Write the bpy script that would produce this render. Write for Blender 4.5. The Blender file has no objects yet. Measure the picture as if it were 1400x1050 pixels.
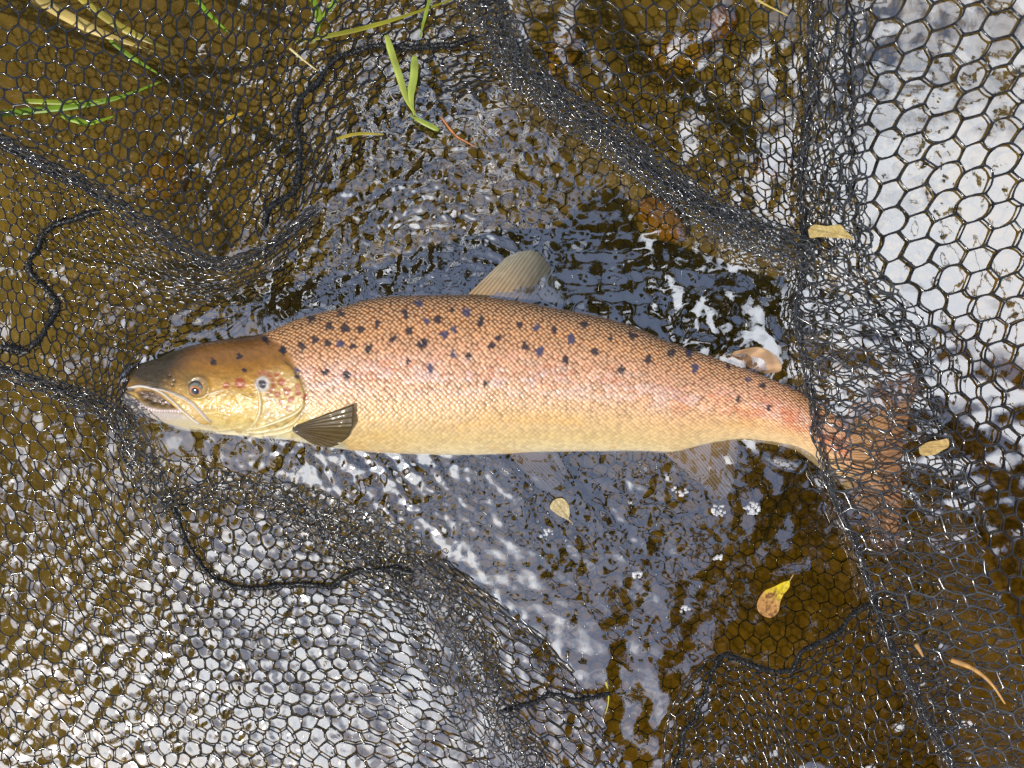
import bpy, math, random
import numpy as np

# ------------------------------------------------------------------ camera, sky, sun
sc = bpy.context.scene
K = 0.0007            # metres per photograph pixel on the water surface
H = 0.90              # the phone was held about 0.9 m above the water
cam_d = bpy.data.cameras.new('camera')
cam = bpy.data.objects.new('camera', cam_d)
sc.collection.objects.link(cam)
cam.location = (0, 0, H)
cam.rotation_euler = (0, 0, 0)
cam_d.sensor_width = 36
cam_d.lens = 36 * H / (1400 * K)
cam_d.clip_start = 0.02
cam_d.clip_end = 300
cam_d.dof.use_dof = True
cam_d.dof.focus_distance = H - 0.02
cam_d.dof.aperture_fstop = 8
sc.camera = cam

SUN_EL = 53.0
SUN_DIR = np.array([-0.72, -0.70])          # towards the sun on the ground plane
SUN_DIR = SUN_DIR / np.linalg.norm(SUN_DIR)
az = math.atan2(SUN_DIR[0], SUN_DIR[1])     # clockwise from +Y

world = bpy.data.worlds.new('World')
sc.world = world
world.use_nodes = True
wn, wl = world.node_tree.nodes, world.node_tree.links
wn.clear()
w_out = wn.new('ShaderNodeOutputWorld')
sky = wn.new('ShaderNodeTexSky')
sky.sky_type = 'NISHITA'
sky.sun_disc = False
sky.sun_elevation = math.radians(SUN_EL)
sky.sun_rotation = az
sky.dust_density = 1.0
sky.ozone_density = 3.0
bg_sky = wn.new('ShaderNodeBackground')
bg_sky.inputs['Strength'].default_value = 0.15
wl.new(sky.outputs[0], bg_sky.inputs['Color'])
bg_cl = wn.new('ShaderNodeBackground')
bg_cl.inputs['Color'].default_value = (0.92, 0.97, 1.06, 1)
bg_cl.inputs['Strength'].default_value = 2.0
w_tc = wn.new('ShaderNodeTexCoord')
w_map = wn.new('ShaderNodeMapping')
w_map.inputs['Location'].default_value = (4.4, 4.4, 4.4)
w_no = wn.new('ShaderNodeTexNoise')
w_no.inputs['Scale'].default_value = 2.2
w_no.inputs['Detail'].default_value = 6
w_rp = wn.new('ShaderNodeValToRGB')
w_rp.color_ramp.elements[0].color = (0.04, 0.04, 0.04, 1)     # a thin veil between the clouds
w_rp.color_ramp.elements[0].position = 0.49
w_rp.color_ramp.elements[1].position = 0.62
w_mix = wn.new('ShaderNodeMixShader')
wl.new(w_tc.outputs['Generated'], w_map.inputs['Vector'])
wl.new(w_map.outputs['Vector'], w_no.inputs['Vector'])
wl.new(w_no.outputs['Fac'], w_rp.inputs['Fac'])
wl.new(w_rp.outputs['Color'], w_mix.inputs['Fac'])
wl.new(bg_sky.outputs[0], w_mix.inputs[1])
wl.new(bg_cl.outputs[0], w_mix.inputs[2])
wl.new(w_mix.outputs[0], w_out.inputs['Surface'])

sun_d = bpy.data.lights.new('sun', 'SUN')
sun_d.energy = 5.0
sun_d.angle = math.radians(0.5)
sun_d.color = (1.0, 0.95, 0.86)
sun = bpy.data.objects.new('sun', sun_d)
sc.collection.objects.link(sun)
sun.location = (SUN_DIR[0] * 5, SUN_DIR[1] * 5, 6)
sun.rotation_euler = (math.radians(90 - SUN_EL), 0, math.atan2(SUN_DIR[0], -SUN_DIR[1]))

sc.view_settings.view_transform = 'Standard'
sc.view_settings.look = 'None'
sc.view_settings.exposure = 0.0
sc.view_settings.gamma = 1.0
sc.view_settings.use_curve_mapping = False
sc.cycles.max_bounces = 8
sc.cycles.diffuse_bounces = 3
sc.cycles.glossy_bounces = 3
sc.cycles.transmission_bounces = 4
sc.cycles.transparent_max_bounces = 16
sc.cycles.volume_bounces = 0
sc.cycles.caustics_reflective = False
sc.cycles.caustics_refractive = False

# ------------------------------------------------------------------ helpers
COL = sc.collection
rng = np.random.default_rng(7)
random.seed(7)

def P(px, py, z=0.0):
    """photo pixel + height -> world point (vectorised)."""
    px, py, z = np.broadcast_arrays(np.asarray(px, float), np.asarray(py, float), np.asarray(z, float))
    s = K * (H - z) / H
    return np.stack([(px - 700) * s, (525 - py) * s, z], -1)

def to_px(v):
    s = K * (H - v[..., 2]) / H
    return v[..., 0] / s + 700, 525 - v[..., 1] / s

def srgb(r, g, b):
    c = np.array([r, g, b], float) / 255.0
    return np.where(c <= 0.04045, c / 12.92, ((c + 0.055) / 1.055) ** 2.4)

def sstep(a, b, x):
    t = np.clip((x - a) / (b - a), 0, 1)
    return t * t * (3 - 2 * t)

def _hash(ix, iy, seed):
    n = (ix.astype(np.int64) * 374761393 + iy.astype(np.int64) * 668265263 + seed * 1442695041) & 0x7fffffff
    n = ((n ^ (n >> 13)) * 1274126177) & 0x7fffffff
    n = n ^ (n >> 16)
    return (n & 0xffff) / 65535.0

def vnoise(x, y, seed=0):
    x = np.asarray(x, float); y = np.asarray(y, float)
    ix = np.floor(x); iy = np.floor(y)
    fx = x - ix; fy = y - iy
    fx = fx * fx * (3 - 2 * fx); fy = fy * fy * (3 - 2 * fy)
    a = _hash(ix, iy, seed); b = _hash(ix + 1, iy, seed)
    c = _hash(ix, iy + 1, seed); d = _hash(ix + 1, iy + 1, seed)
    return (a * (1 - fx) + b * fx) * (1 - fy) + (c * (1 - fx) + d * fx) * fy

def fbm(x, y, seed=0, octs=4):
    s = 0; a = 0.5; t = 0
    for k in range(octs):
        s = s + a * vnoise(x * 2 ** k, y * 2 ** k, seed + k * 17); t += a; a *= 0.5
    return s / t

def pchip(xs, ys):
    xs = np.array(xs, float); ys = np.array(ys, float)
    h = np.diff(xs); d = np.diff(ys) / h
    m = np.zeros_like(ys)
    m[1:-1] = np.where(d[:-1] * d[1:] > 0, 2 * d[:-1] * d[1:] / (d[:-1] + d[1:] + 1e-12), 0)
    m[0], m[-1] = d[0], d[-1]
    def f(x):
        x = np.asarray(x, float)
        i = np.clip(np.searchsorted(xs, x) - 1, 0, len(xs) - 2)
        t = np.clip((x - xs[i]) / h[i], 0, 1)
        return ((1 + 2 * t) * (1 - t) ** 2 * ys[i] + t * (1 - t) ** 2 * h[i] * m[i]
                + t * t * (3 - 2 * t) * ys[i + 1] + t * t * (t - 1) * h[i] * m[i + 1])
    return f

def catmull(pts, n_per=12):
    """dense smooth curve through points (any dimension)."""
    p = np.array(pts, float)
    q = np.vstack([2 * p[0] - p[1], p, 2 * p[-1] - p[-2]])
    out = []
    for i in range(1, len(q) - 2):
        t = np.linspace(0, 1, n_per, endpoint=False)[:, None]
        a, b, c, d = q[i - 1], q[i], q[i + 1], q[i + 2]
        out.append(0.5 * (2 * b + (c - a) * t + (2 * a - 5 * b + 4 * c - d) * t ** 2 + (3 * b - a - 3 * c + d) * t ** 3))
    out.append(p[-1:])
    return np.vstack(out)

def poly_dist(px, py, pts):
    """distance (pixels) of points to a polyline and the position along it 0..1"""
    pts = np.array(pts, float)
    best = np.full(np.shape(px), 1e9); tt = np.zeros(np.shape(px))
    n = len(pts) - 1
    for i in range(n):
        a, b = pts[i], pts[i + 1]
        d = b - a; L = d @ d + 1e-9
        t = np.clip(((px - a[0]) * d[0] + (py - a[1]) * d[1]) / L, 0, 1)
        r = np.hypot(px - a[0] - t * d[0], py - a[1] - t * d[1])
        m = r < best
        best = np.where(m, r, best); tt = np.where(m, (i + t) / n, tt)
    return best, tt

def in_poly(px, py, poly):
    poly = np.array(poly, float); ins = np.zeros(np.shape(px), bool)
    j = len(poly) - 1
    for i in range(len(poly)):
        xi, yi = poly[i]; xj, yj = poly[j]
        c = ((yi > py) != (yj > py)) & (px < (xj - xi) * (py - yi) / (yj - yi + 1e-12) + xi)
        ins ^= c; j = i
    return ins

def np_mesh(name, verts, faces, mat, parent=None, smooth=True, colors=None):
    """verts (N,3); faces: (M,3) or (M,4) int array, or list of such arrays."""
    me = bpy.data.meshes.new(name)
    if not isinstance(faces, list):
        faces = [faces]
    faces = [np.asarray(f, np.int32) for f in faces if len(f)]
    nl = sum(f.size for f in faces); nf = sum(len(f) for f in faces)
    me.vertices.add(len(verts))
    me.vertices.foreach_set('co', np.asarray(verts, np.float32).ravel())
    me.loops.add(nl)
    me.loops.foreach_set('vertex_index', np.concatenate([f.ravel() for f in faces]))
    me.polygons.add(nf)
    sizes = np.concatenate([np.full(len(f), f.shape[1], np.int32) for f in faces])
    starts = np.concatenate([[0], np.cumsum(sizes)[:-1]]).astype(np.int32)
    me.polygons.foreach_set('loop_start', starts)
    me.polygons.foreach_set('use_smooth', np.full(nf, smooth, bool))
    me.update(calc_edges=True)
    if colors is not None:
        at = me.color_attributes.new('skin', 'FLOAT_COLOR', 'POINT')
        c4 = np.ones((len(verts), 4), np.float32); c4[:, :colors.shape[1]] = colors
        at.data.foreach_set('color', c4.ravel())
    if mat:
        me.materials.append(mat)
    o = bpy.data.objects.new(name, me)
    COL.objects.link(o)
    if parent is not None:
        o.parent = parent
        o.matrix_parent_inverse = parent.matrix_world.inverted()
    return o

def empty(name, loc=(0, 0, 0)):
    o = bpy.data.objects.new(name, None)
    o.empty_display_size = 0.02
    COL.objects.link(o)
    o.location = loc
    bpy.context.view_layer.update()
    return o

def tag(o, label, cat, group=None):
    o['label'] = label; o['category'] = cat
    if group: o['group'] = group
    return o

def grid_faces(nr, nc, wrap=False):
    i = np.arange(nr - 1)[:, None]; j = np.arange(nc if wrap else nc - 1)[None, :]
    a = i * nc + j; b = i * nc + (j + 1) % nc
    return np.stack([a, b, b + nc, a + nc], -1).reshape(-1, 4)

def new_mat(name):
    m = bpy.data.materials.new(name); m.use_nodes = True
    m.node_tree.nodes.clear()
    return m, m.node_tree.nodes, m.node_tree.links

def simple_mat(name, col, rough=0.5, spec=0.5, noise=None, scale=80, bump=0.0, bscale=200, coat=0.0, sheen=0.0):
    m, n, l = new_mat(name)
    out = n.new('ShaderNodeOutputMaterial'); b = n.new('ShaderNodeBsdfPrincipled')
    b.inputs['Base Color'].default_value = (*col, 1)
    b.inputs['Roughness'].default_value = rough
    b.inputs['Specular IOR Level'].default_value = spec
    b.inputs['Coat Weight'].default_value = coat
    b.inputs['Coat Roughness'].default_value = 0.12
    tc = n.new('ShaderNodeTexCoord')
    if noise is not None:
        t = n.new('ShaderNodeTexNoise'); t.inputs['Scale'].default_value = scale; t.inputs['Detail'].default_value = 5
        r = n.new('ShaderNodeValToRGB')
        r.color_ramp.elements[0].color = (*col, 1); r.color_ramp.elements[1].color = (*noise, 1)
        r.color_ramp.elements[0].position = 0.38; r.color_ramp.elements[1].position = 0.66
        l.new(tc.outputs['Object'], t.inputs['Vector']); l.new(t.outputs['Fac'], r.inputs['Fac'])
        l.new(r.outputs['Color'], b.inputs['Base Color'])
    if bump:
        t2 = n.new('ShaderNodeTexNoise'); t2.inputs['Scale'].default_value = bscale; t2.inputs['Detail'].default_value = 4
        bp = n.new('ShaderNodeBump'); bp.inputs['Strength'].default_value = bump; bp.inputs['Distance'].default_value = 0.002
        l.new(tc.outputs['Object'], t2.inputs['Vector']); l.new(t2.outputs['Fac'], bp.inputs['Height'])
        l.new(bp.outputs['Normal'], b.inputs['Normal'])
    l.new(b.outputs[0], out.inputs['Surface'])
    return m

def attr_mat(name, rough=0.3, spec=0.5, coat=0.0, alpha=None, transl=0.0):
    """colour from the mesh's 'skin' attribute; alpha from its 4th channel."""
    m, n, l = new_mat(name)
    out = n.new('ShaderNodeOutputMaterial'); b = n.new('ShaderNodeBsdfPrincipled')
    a = n.new('ShaderNodeAttribute'); a.attribute_name = 'skin'
    l.new(a.outputs['Color'], b.inputs['Base Color'])
    b.inputs['Roughness'].default_value = rough
    b.inputs['Specular IOR Level'].default_value = spec
    b.inputs['Coat Weight'].default_value = coat
    b.inputs['Coat Roughness'].default_value = 0.08
    sh = b.outputs[0]
    if transl:
        t = n.new('ShaderNodeBsdfTranslucent'); l.new(a.outputs['Color'], t.inputs['Color'])
        mx = n.new('ShaderNodeMixShader'); mx.inputs[0].default_value = transl
        l.new(sh, mx.inputs[1]); l.new(t.outputs[0], mx.inputs[2]); sh = mx.outputs[0]
    if alpha:
        tr = n.new('ShaderNodeBsdfTransparent'); mx = n.new('ShaderNodeMixShader')
        l.new(a.outputs['Alpha'], mx.inputs[0]); l.new(tr.outputs[0], mx.inputs[1]); l.new(sh, mx.inputs[2]); sh = mx.outputs[0]
    l.new(sh, out.inputs['Surface'])
    return m

# ------------------------------------------------------------------ materials
F0 = 0.34
def water_material():
    m, n, l = new_mat('river_water')
    out = n.new('ShaderNodeOutputMaterial')
    tr = n.new('ShaderNodeBsdfTransparent')
    gl = n.new('ShaderNodeBsdfGlossy'); gl.inputs['Roughness'].default_value = 0.035
    gl.inputs['Color'].default_value = (1, 1, 1, 1)
    lw = n.new('ShaderNodeLayerWeight'); lw.inputs['Blend'].default_value = 0.5     # Schlick reflectance, same from both sides
    pw = n.new('ShaderNodeMath'); pw.operation = 'POWER'; pw.inputs[1].default_value = 4.0
    fr = n.new('ShaderNodeMapRange'); fr.inputs[3].default_value = F0; fr.inputs[4].default_value = 1.0
    l.new(lw.outputs['Facing'], pw.inputs[0]); l.new(pw.outputs[0], fr.inputs[0])
    tc = n.new('ShaderNodeTexCoord')
    no = n.new('ShaderNodeTexNoise'); no.inputs['Scale'].default_value = 45; no.inputs['Detail'].default_value = 3
    bp = n.new('ShaderNodeBump'); bp.inputs['Strength'].default_value = 0.05; bp.inputs['Distance'].default_value = 0.004
    l.new(tc.outputs['Object'], no.inputs['Vector']); l.new(no.outputs['Fac'], bp.inputs['Height'])
    l.new(bp.outputs['Normal'], gl.inputs['Normal']); l.new(bp.outputs['Normal'], lw.inputs['Normal'])
    mx = n.new('ShaderNodeMixShader')
    l.new(fr.outputs[0], mx.inputs[0]); l.new(tr.outputs[0], mx.inputs[1]); l.new(gl.outputs[0], mx.inputs[2])
    l.new(mx.outputs[0], out.inputs['Surface'])
    va = n.new('ShaderNodeVolumeAbsorption')
    va.inputs['Color'].default_value = (0.80, 0.71, 0.24, 1); va.inputs['Density'].default_value = 6.5
    l.new(va.outputs[0], out.inputs['Volume'])
    return m

def bed_material():
    m, n, l = new_mat('silt_and_gravel')
    out = n.new('ShaderNodeOutputMaterial'); b = n.new('ShaderNodeBsdfPrincipled')
    tc = n.new('ShaderNodeTexCoord')
    n1 = n.new('ShaderNodeTexNoise'); n1.inputs['Scale'].default_value = 5; n1.inputs['Detail'].default_value = 8
    r1 = n.new('ShaderNodeValToRGB')
    e = r1.color_ramp.elements
    e[0].position = 0.3; e[0].color = (0.225, 0.172, 0.09, 1)
    e[1].position = 0.7; e[1].color = (0.43, 0.345, 0.20, 1)
    n2 = n.new('ShaderNodeTexNoise'); n2.inputs['Scale'].default_value = 60; n2.inputs['Detail'].default_value = 6
    r2 = n.new('ShaderNodeValToRGB')
    r2.color_ramp.elements[0].position = 0.3; r2.color_ramp.elements[0].color = (0.6, 0.6, 0.6, 1)
    r2.color_ramp.elements[1].position = 0.7; r2.color_ramp.elements[1].color = (1.15, 1.15, 1.15, 1)
    mu = n.new('ShaderNodeMix'); mu.data_type = 'RGBA'; mu.blend_type = 'MULTIPLY'; mu.inputs[0].default_value = 1
    l.new(tc.outputs['Object'], n1.inputs['Vector']); l.new(tc.outputs['Object'], n2.inputs['Vector'])
    l.new(n1.outputs['Fac'], r1.inputs['Fac']); l.new(n2.outputs['Fac'], r2.inputs['Fac'])
    l.new(r1.outputs['Color'], mu.inputs[6]); l.new(r2.outputs['Color'], mu.inputs[7])
    l.new(mu.outputs[2], b.inputs['Base Color'])
    b.inputs['Roughness'].default_value = 0.9
    bp = n.new('ShaderNodeBump'); bp.inputs['Strength'].default_value = 0.6; bp.inputs['Distance'].default_value = 0.01
    l.new(n2.outputs['Fac'], bp.inputs['Height']); l.new(bp.outputs['Normal'], b.inputs['Normal'])
    l.new(b.outputs[0], out.inputs['Surface'])
    return m

M_WATER = water_material()
M_BED = bed_material()
M_NET = simple_mat('wet_black_rubber_mesh', (0.0025, 0.0025, 0.003), rough=0.16, spec=0.42, noise=(0.006, 0.006, 0.007), scale=30, coat=0.3)
M_NETWET = simple_mat('dripping_wet_mesh', (0.006, 0.006, 0.0065), rough=0.18, spec=0.7, noise=(0.02, 0.02, 0.021), scale=60, coat=0.7)
M_CORD = simple_mat('wet_black_cord', (0.005, 0.005, 0.006), rough=0.4, spec=0.35, noise=(0.014, 0.014, 0.014), scale=300)
M_SKIN = attr_mat('salmon_skin', rough=0.40, spec=0.45, coat=0.08)
M_FIN = attr_mat('salmon_fin', rough=0.48, spec=0.4, coat=0.08, alpha=True, transl=0.25)
M_EYE = attr_mat('wet_eye', rough=0.08, spec=0.6, coat=0.9)
M_LEAF = attr_mat('fallen_leaf', rough=0.5, spec=0.35, transl=0.2)
M_FOAM = None

# ------------------------------------------------------------------ landing net geometry (computed first: the water clings to it)
class Panel:
    def __init__(self, rows, du, dv, flat=False):
        """rows: R x C list of (px, py, z_mm); du, dv: cell counts between control columns / rows."""
        a = np.array(rows, float); du, dv = list(du), list(dv)
        # the netting carries on past the edges of the picture
        for _ in range(2):
            if a[:, 0, 0].max() < 0: a = np.concatenate([self.on(a[:, :1], a[:, 1:2]), a], 1); du = du[:1] + du
            if a[:, -1, 0].min() > 1400: a = np.concatenate([a, self.on(a[:, -1:], a[:, -2:-1])], 1); du = du + du[-1:]
            if a[0, :, 1].max() < 0: a = np.concatenate([self.on(a[:1], a[1:2]), a], 0); dv = dv[:1] + dv
            if a[-1, :, 1].min() > 1050: a = np.concatenate([a, self.on(a[-1:], a[-2:-1])], 0); dv = dv + dv[-1:]
        self.c = a; self.R, self.C = a.shape[:2]
        self.uc = np.concatenate([[0], np.cumsum(du)]); self.vc = np.concatenate([[0], np.cumsum(dv)])
        assert len(self.uc) == self.C and len(self.vc) == self.R, (len(self.uc), self.C, len(self.vc), self.R)
        self.flat = flat
    @staticmethod
    def on(e, i):
        q = 2 * e - i; q[..., 2] = e[..., 2]
        return q
    def ev(self, u, v):
        fu = np.interp(u, self.uc, np.arange(self.C)); fv = np.interp(v, self.vc, np.arange(self.R))
        iu = np.clip(np.floor(fu).astype(int), 0, self.C - 2); iv = np.clip(np.floor(fv).astype(int), 0, self.R - 2)
        tu = fu - iu; tv = fv - iv
        def w(t):
            return [-0.5 * t + t ** 2 - 0.5 * t ** 3, 1 - 2.5 * t ** 2 + 1.5 * t ** 3,
                    0.5 * t + 2 * t ** 2 - 1.5 * t ** 3, -0.5 * t ** 2 + 0.5 * t ** 3]
        q = np.pad(self.c, ((1, 1), (1, 1), (0, 0)), mode='reflect', reflect_type='odd')
        wu, wv = w(tu), w(tv); out = 0
        for i in range(4):
            for j in range(4):
                out = out + (wv[i] * wu[j])[..., None] * q[iv + i, iu + j]
        return out
    def honeycomb(self, jit=0.05, wob=3.0, wlen=70.0, seed=0, keep=None, zwob=2.0):
        """returns nodes (world), edges, cell centres (world), cell size"""
        r = np.random.default_rng(seed)
        U, V = self.uc[-1], self.vc[-1]
        if self.flat: U, V = V, U
        nu = int(2 * U) + 1; nv = int(V) + 1
        jj, ii = np.meshgrid(np.arange(nv), np.arange(nu), indexing='ij')
        odd = (ii + jj) % 2
        u = ii * 0.5 + r.normal(0, jit, ii.shape)
        v = jj + np.where(odd == 1, 1 / 6, -1 / 6) + r.normal(0, jit, ii.shape)
        idx = jj * nu + ii
        e1 = np.stack([idx[:, :-1].ravel(), idx[:, 1:].ravel()], -1)
        m = (odd[:-1] == 1)
        e2 = np.stack([idx[:-1][m], idx[1:][m]], -1)
        edges = np.vstack([e1, e2])
        uu, vv = (v, u) if self.flat else (u, v)
        uu = np.clip(uu, 0, self.uc[-1]); vv = np.clip(vv, 0, self.vc[-1])
        p = self.ev(uu.ravel(), vv.ravel())
        # cell centres lie half-way up the rows
        cj, ci = np.meshgrid(np.arange(nv - 1), np.arange(nu), indexing='ij')
        cm = ((ci + cj) % 2 == 0)
        cu, cv = ci[cm] * 0.5, cj[cm] + 0.5
        cu, cv = (cv, cu) if self.flat else (cu, cv)
        cc = self.ev(np.clip(cu, 0, self.uc[-1]), np.clip(cv, 0, self.vc[-1]))
        def wobble(q):
            x, y = q[:, 0] / wlen, q[:, 1] / wlen
            q = q.copy()
            q[:, 0] += (fbm(x + 11, y, seed + 1, 2) - .5) * 2 * wob
            q[:, 1] += (fbm(x, y + 7, seed + 2, 2) - .5) * 2 * wob
            q[:, 2] += (fbm(x + 3, y + 5, seed + 3, 2) - .5) * 2 * zwob
            return q
        p = wobble(p); cc = wobble(cc)
        if keep is not None:
            k = keep(p[:, 0], p[:, 1])
            edges = edges[k[edges[:, 0]] & k[edges[:, 1]]]
            cc = cc[keep(cc[:, 0], cc[:, 1])]
        self.nodes = P(p[:, 0], p[:, 1], p[:, 2] * 0.001)
        self.edges = edges
        self.cells = P(cc[:, 0], cc[:, 1], cc[:, 2] * 0.001)
        return self

def strands(nodes, edges, r=0.0009, sides=5, seed=0, knot=1.3, bow=0.06):
    rg = np.random.default_rng(seed)
    A, B = nodes[edges[:, 0]], nodes[edges[:, 1]]
    d = B - A; L = np.linalg.norm(d, axis=1)
    ok = L > 1e-4
    A, B, d, L = A[ok], B[ok], d[ok], L[ok]
    t = d / L[:, None]
    up = np.tile(np.array([0, 0, 1.0]), (len(t), 1))
    up[np.abs(t[:, 2]) > 0.9] = (1, 0, 0)
    s = np.cross(t, up); s /= np.linalg.norm(s, axis=1)[:, None]
    w = np.cross(s, t)
    N = len(A)
    rr = r * rg.uniform(0.85, 1.15, N)
    offs = (s * rg.normal(0, bow, N)[:, None] + w * rg.normal(0, bow, N)[:, None]) * L[:, None]
    ang = np.arange(sides) * 2 * math.pi / sides
    vs = []
    for f, k in ((-0.02, knot), (0.22, 0.95), (0.5, 0.85), (0.78, 0.95), (1.02, knot)):
        c = A + d * f + offs * (4 * max(f, 0) * (1 - min(f, 1)))
        ring = c[:, None, :] + (rr * k)[:, None, None] * (np.cos(ang)[None, :, None] * s[:, None, :] + np.sin(ang)[None, :, None] * w[:, None, :])
        vs.append(ring)
    v = np.stack(vs, 1)                      # N, 5, sides, 3
    base = (np.arange(N) * 5 * sides)[:, None]
    f = grid_faces(5, sides, wrap=True).ravel()[None, :] + base
    return v.reshape(-1, 3), f.reshape(-1, 4)

def band_panel(curve, widths, z, along=14, rows=5, flat=False):
    """a strip panel following a pixel polyline; z in mm per point."""
    c = catmull(np.column_stack([curve, widths, z]), 6)
    d = np.gradient(c[:, :2], axis=0); d /= np.linalg.norm(d, axis=1)[:, None]
    nrm = np.stack([-d[:, 1], d[:, 0]], -1)
    rws = []
    for q in np.linspace(-0.5, 0.5, 5):
        xy = c[:, :2] + nrm * (c[:, 2] * q)[:, None]
        zz = c[:, 3] - (abs(q) * 2) ** 2 * 9
        rws.append(np.column_stack([xy, zz]))
    seg = np.hypot(*np.diff(c[:, :2], axis=0).T) / along
    return Panel(rws, seg, [rows / 4] * 4, flat)

def Z(rows, zs):
    return [[(x, y, z) for (x, y), z in zip(r, zz)] for r, zz in zip(rows, zs)]

F1 = [(-30, 176), (60, 225), (130, 266), (200, 312), (290, 360), (360, 342), (440, 284)]
F2 = [(-30, 494), (60, 530), (115, 548), (165, 577), (195, 640), (232, 700)]
F3 = [(225, 690), (330, 668), (420, 694), (500, 732), (565, 770), (605, 812), (642, 885), (680, 965), (740, 1075)]
F4 = [(640, -40), (665, 20), (700, 85), (750, 135), (810, 175), (875, 225), (950, 283), (1030, 328), (1115, 356)]
F5L = [(1108, -40), (1108, 120), (1096, 250), (1100, 345), (1090, 430), (1106, 530), (1126, 640), (1178, 770), (1207, 860), (1267, 980), (1325, 1095)]
F5R = [(1186, -40), (1186, 120), (1186, 230), (1202, 360), (1270, 450), (1290, 560), (1325, 640), (1352, 780), (1388, 850), (1432, 980), (1485, 1095)]

panels = []   # (part name, Panel, strand radius)

p1 = Panel(Z(
    [[(-60, -60), (110, -60), (240, -60), (350, -60), (430, -50), (520, -50), (610, -50), (690, -50)],
     [(-60, 30), (105, 40), (235, 50), (345, 40), (425, 30), (520, 10), (610, 5), (690, 0)],
     [(-60, 90), (100, 110), (230, 130), (335, 110), (415, 85), (510, 60), (600, 50), (690, 45)],
     [(-60, 140), (90, 190), (220, 220), (322, 200), (410, 160), (500, 120), (590, 100), (690, 85)],
     [(-60, 160), (80, 232), (207, 285), (305, 285), (402, 235), (482, 180), (570, 145), (672, 118)],
     [(-60, 166), (72, 240), (196, 308), (290, 358), (385, 318), (448, 262), (530, 195), (650, 162)]],
    [[46, 42, 36, 26, 14, 6, 6, 10], [42, 38, 32, 22, 12, 3, 3, 12], [38, 34, 28, 20, 9, 1, 1, 12],
     [34, 30, 25, 17, 6, 0, 0, 8], [34, 30, 26, 17, 8, -2, -4, 4], [34, 32, 28, 24, 14, -6, -12, -8]]),
    [6, 5.6, 6.2, 5.2, 5, 4.6, 4], [3.3, 2.9, 3.8, 4.2, 3])
panels.append((p1.honeycomb(seed=1), 0.00105))

p2 = Panel(Z(
    [[(-60, 166), (60, 226), (130, 268), (200, 312), (290, 362), (352, 345), (440, 285)],
     [(-60, 192), (55, 252), (120, 292), (190, 335), (270, 380), (345, 375), (430, 322)],
     [(-60, 262), (40, 305), (110, 335), (180, 370), (250, 400), (320, 405), (400, 370)],
     [(-60, 340), (35, 365), (100, 390), (170, 415), (235, 435), (300, 440), (360, 420)],
     [(-60, 420), (30, 430), (90, 450), (150, 470), (195, 485), (240, 490), (300, 480)],
     [(-60, 480), (25, 498), (80, 518), (130, 533), (160, 545), (180, 548), (200, 548)],
     [(-60, 492), (20, 512), (70, 533), (115, 549), (158, 572), (172, 588), (186, 600)]],
    [[34, 32, 31, 29, 24, 18, 10], [24, 22, 21, 18, 12, 6, -2], [12, 12, 10, 8, 3, -4, -14],
     [8, 8, 6, 4, 0, -10, -24], [10, 9, 8, 5, 0, -18, -36], [20, 19, 18, 16, 8, -12, -40], [26, 25, 25, 24, 18, 4, -20]]),
    [6.4, 4, 4, 4.2, 4, 4], [3, 4.2, 4.4, 4.3, 4, 3])
panels.append((p2.honeycomb(seed=2), 0.0008))

p3 = Panel(Z(
    [[(-60, 490), (20, 512), (80, 536), (150, 565), (190, 615), (300, 640), (400, 682), (490, 726), (560, 765)],
     [(-60, 520), (20, 545), (80, 570), (145, 607), (192, 662), (290, 692), (390, 716), (480, 746), (562, 790)],
     [(-60, 580), (15, 605), (75, 635), (140, 677), (202, 727), (290, 750), (385, 762), (475, 776), (568, 818)],
     [(-60, 650), (10, 680), (70, 710), (135, 750), (205, 787), (290, 810), (380, 812), (475, 812), (580, 852)],
     [(-60, 740), (5, 765), (65, 790), (130, 820), (205, 850), (290, 866), (380, 866), (480, 866), (600, 902)],
     [(-60, 830), (0, 850), (60, 870), (130, 895), (205, 915), (290, 925), (385, 925), (490, 925), (625, 962)],
     [(-60, 920), (0, 935), (60, 950), (130, 970), (205, 985), (290, 990), (390, 990), (505, 990), (658, 1022)],
     [(-60, 1010), (0, 1020), (60, 1030), (130, 1045), (205, 1055), (295, 1060), (400, 1060), (520, 1065), (692, 1085)],
     [(-60, 1100), (0, 1105), (60, 1110), (130, 1120), (205, 1125), (300, 1130), (410, 1130), (535, 1135), (725, 1150)]],
    [[26, 25, 25, 24, 22, 8, 6, 12, 22], [14, 14, 15, 14, 12, 4, 3, 7, 20], [8, 8, 7, 6, 4, 3, 3, 5, 20],
     [8, 6, 5, 4, 3, 3, 3, 4, 20], [8, 6, 5, 4, 3, 3, 3, 4, 20], [9, 7, 5, 4, 3, 3, 3, 4, 20],
     [10, 8, 6, 4, 3, 3, 3, 4, 20], [12, 9, 6, 4, 3, 3, 3, 5, 20], [12, 10, 7, 5, 4, 4, 4, 6, 20]]),
    [3, 2.5, 3, 3, 4.6, 5, 5, 5], [2.6, 3.1, 3.8, 4, 3.9, 4, 4, 4])
panels.append((p3.honeycomb(seed=3, jit=0.07), 0.00085))

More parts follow.
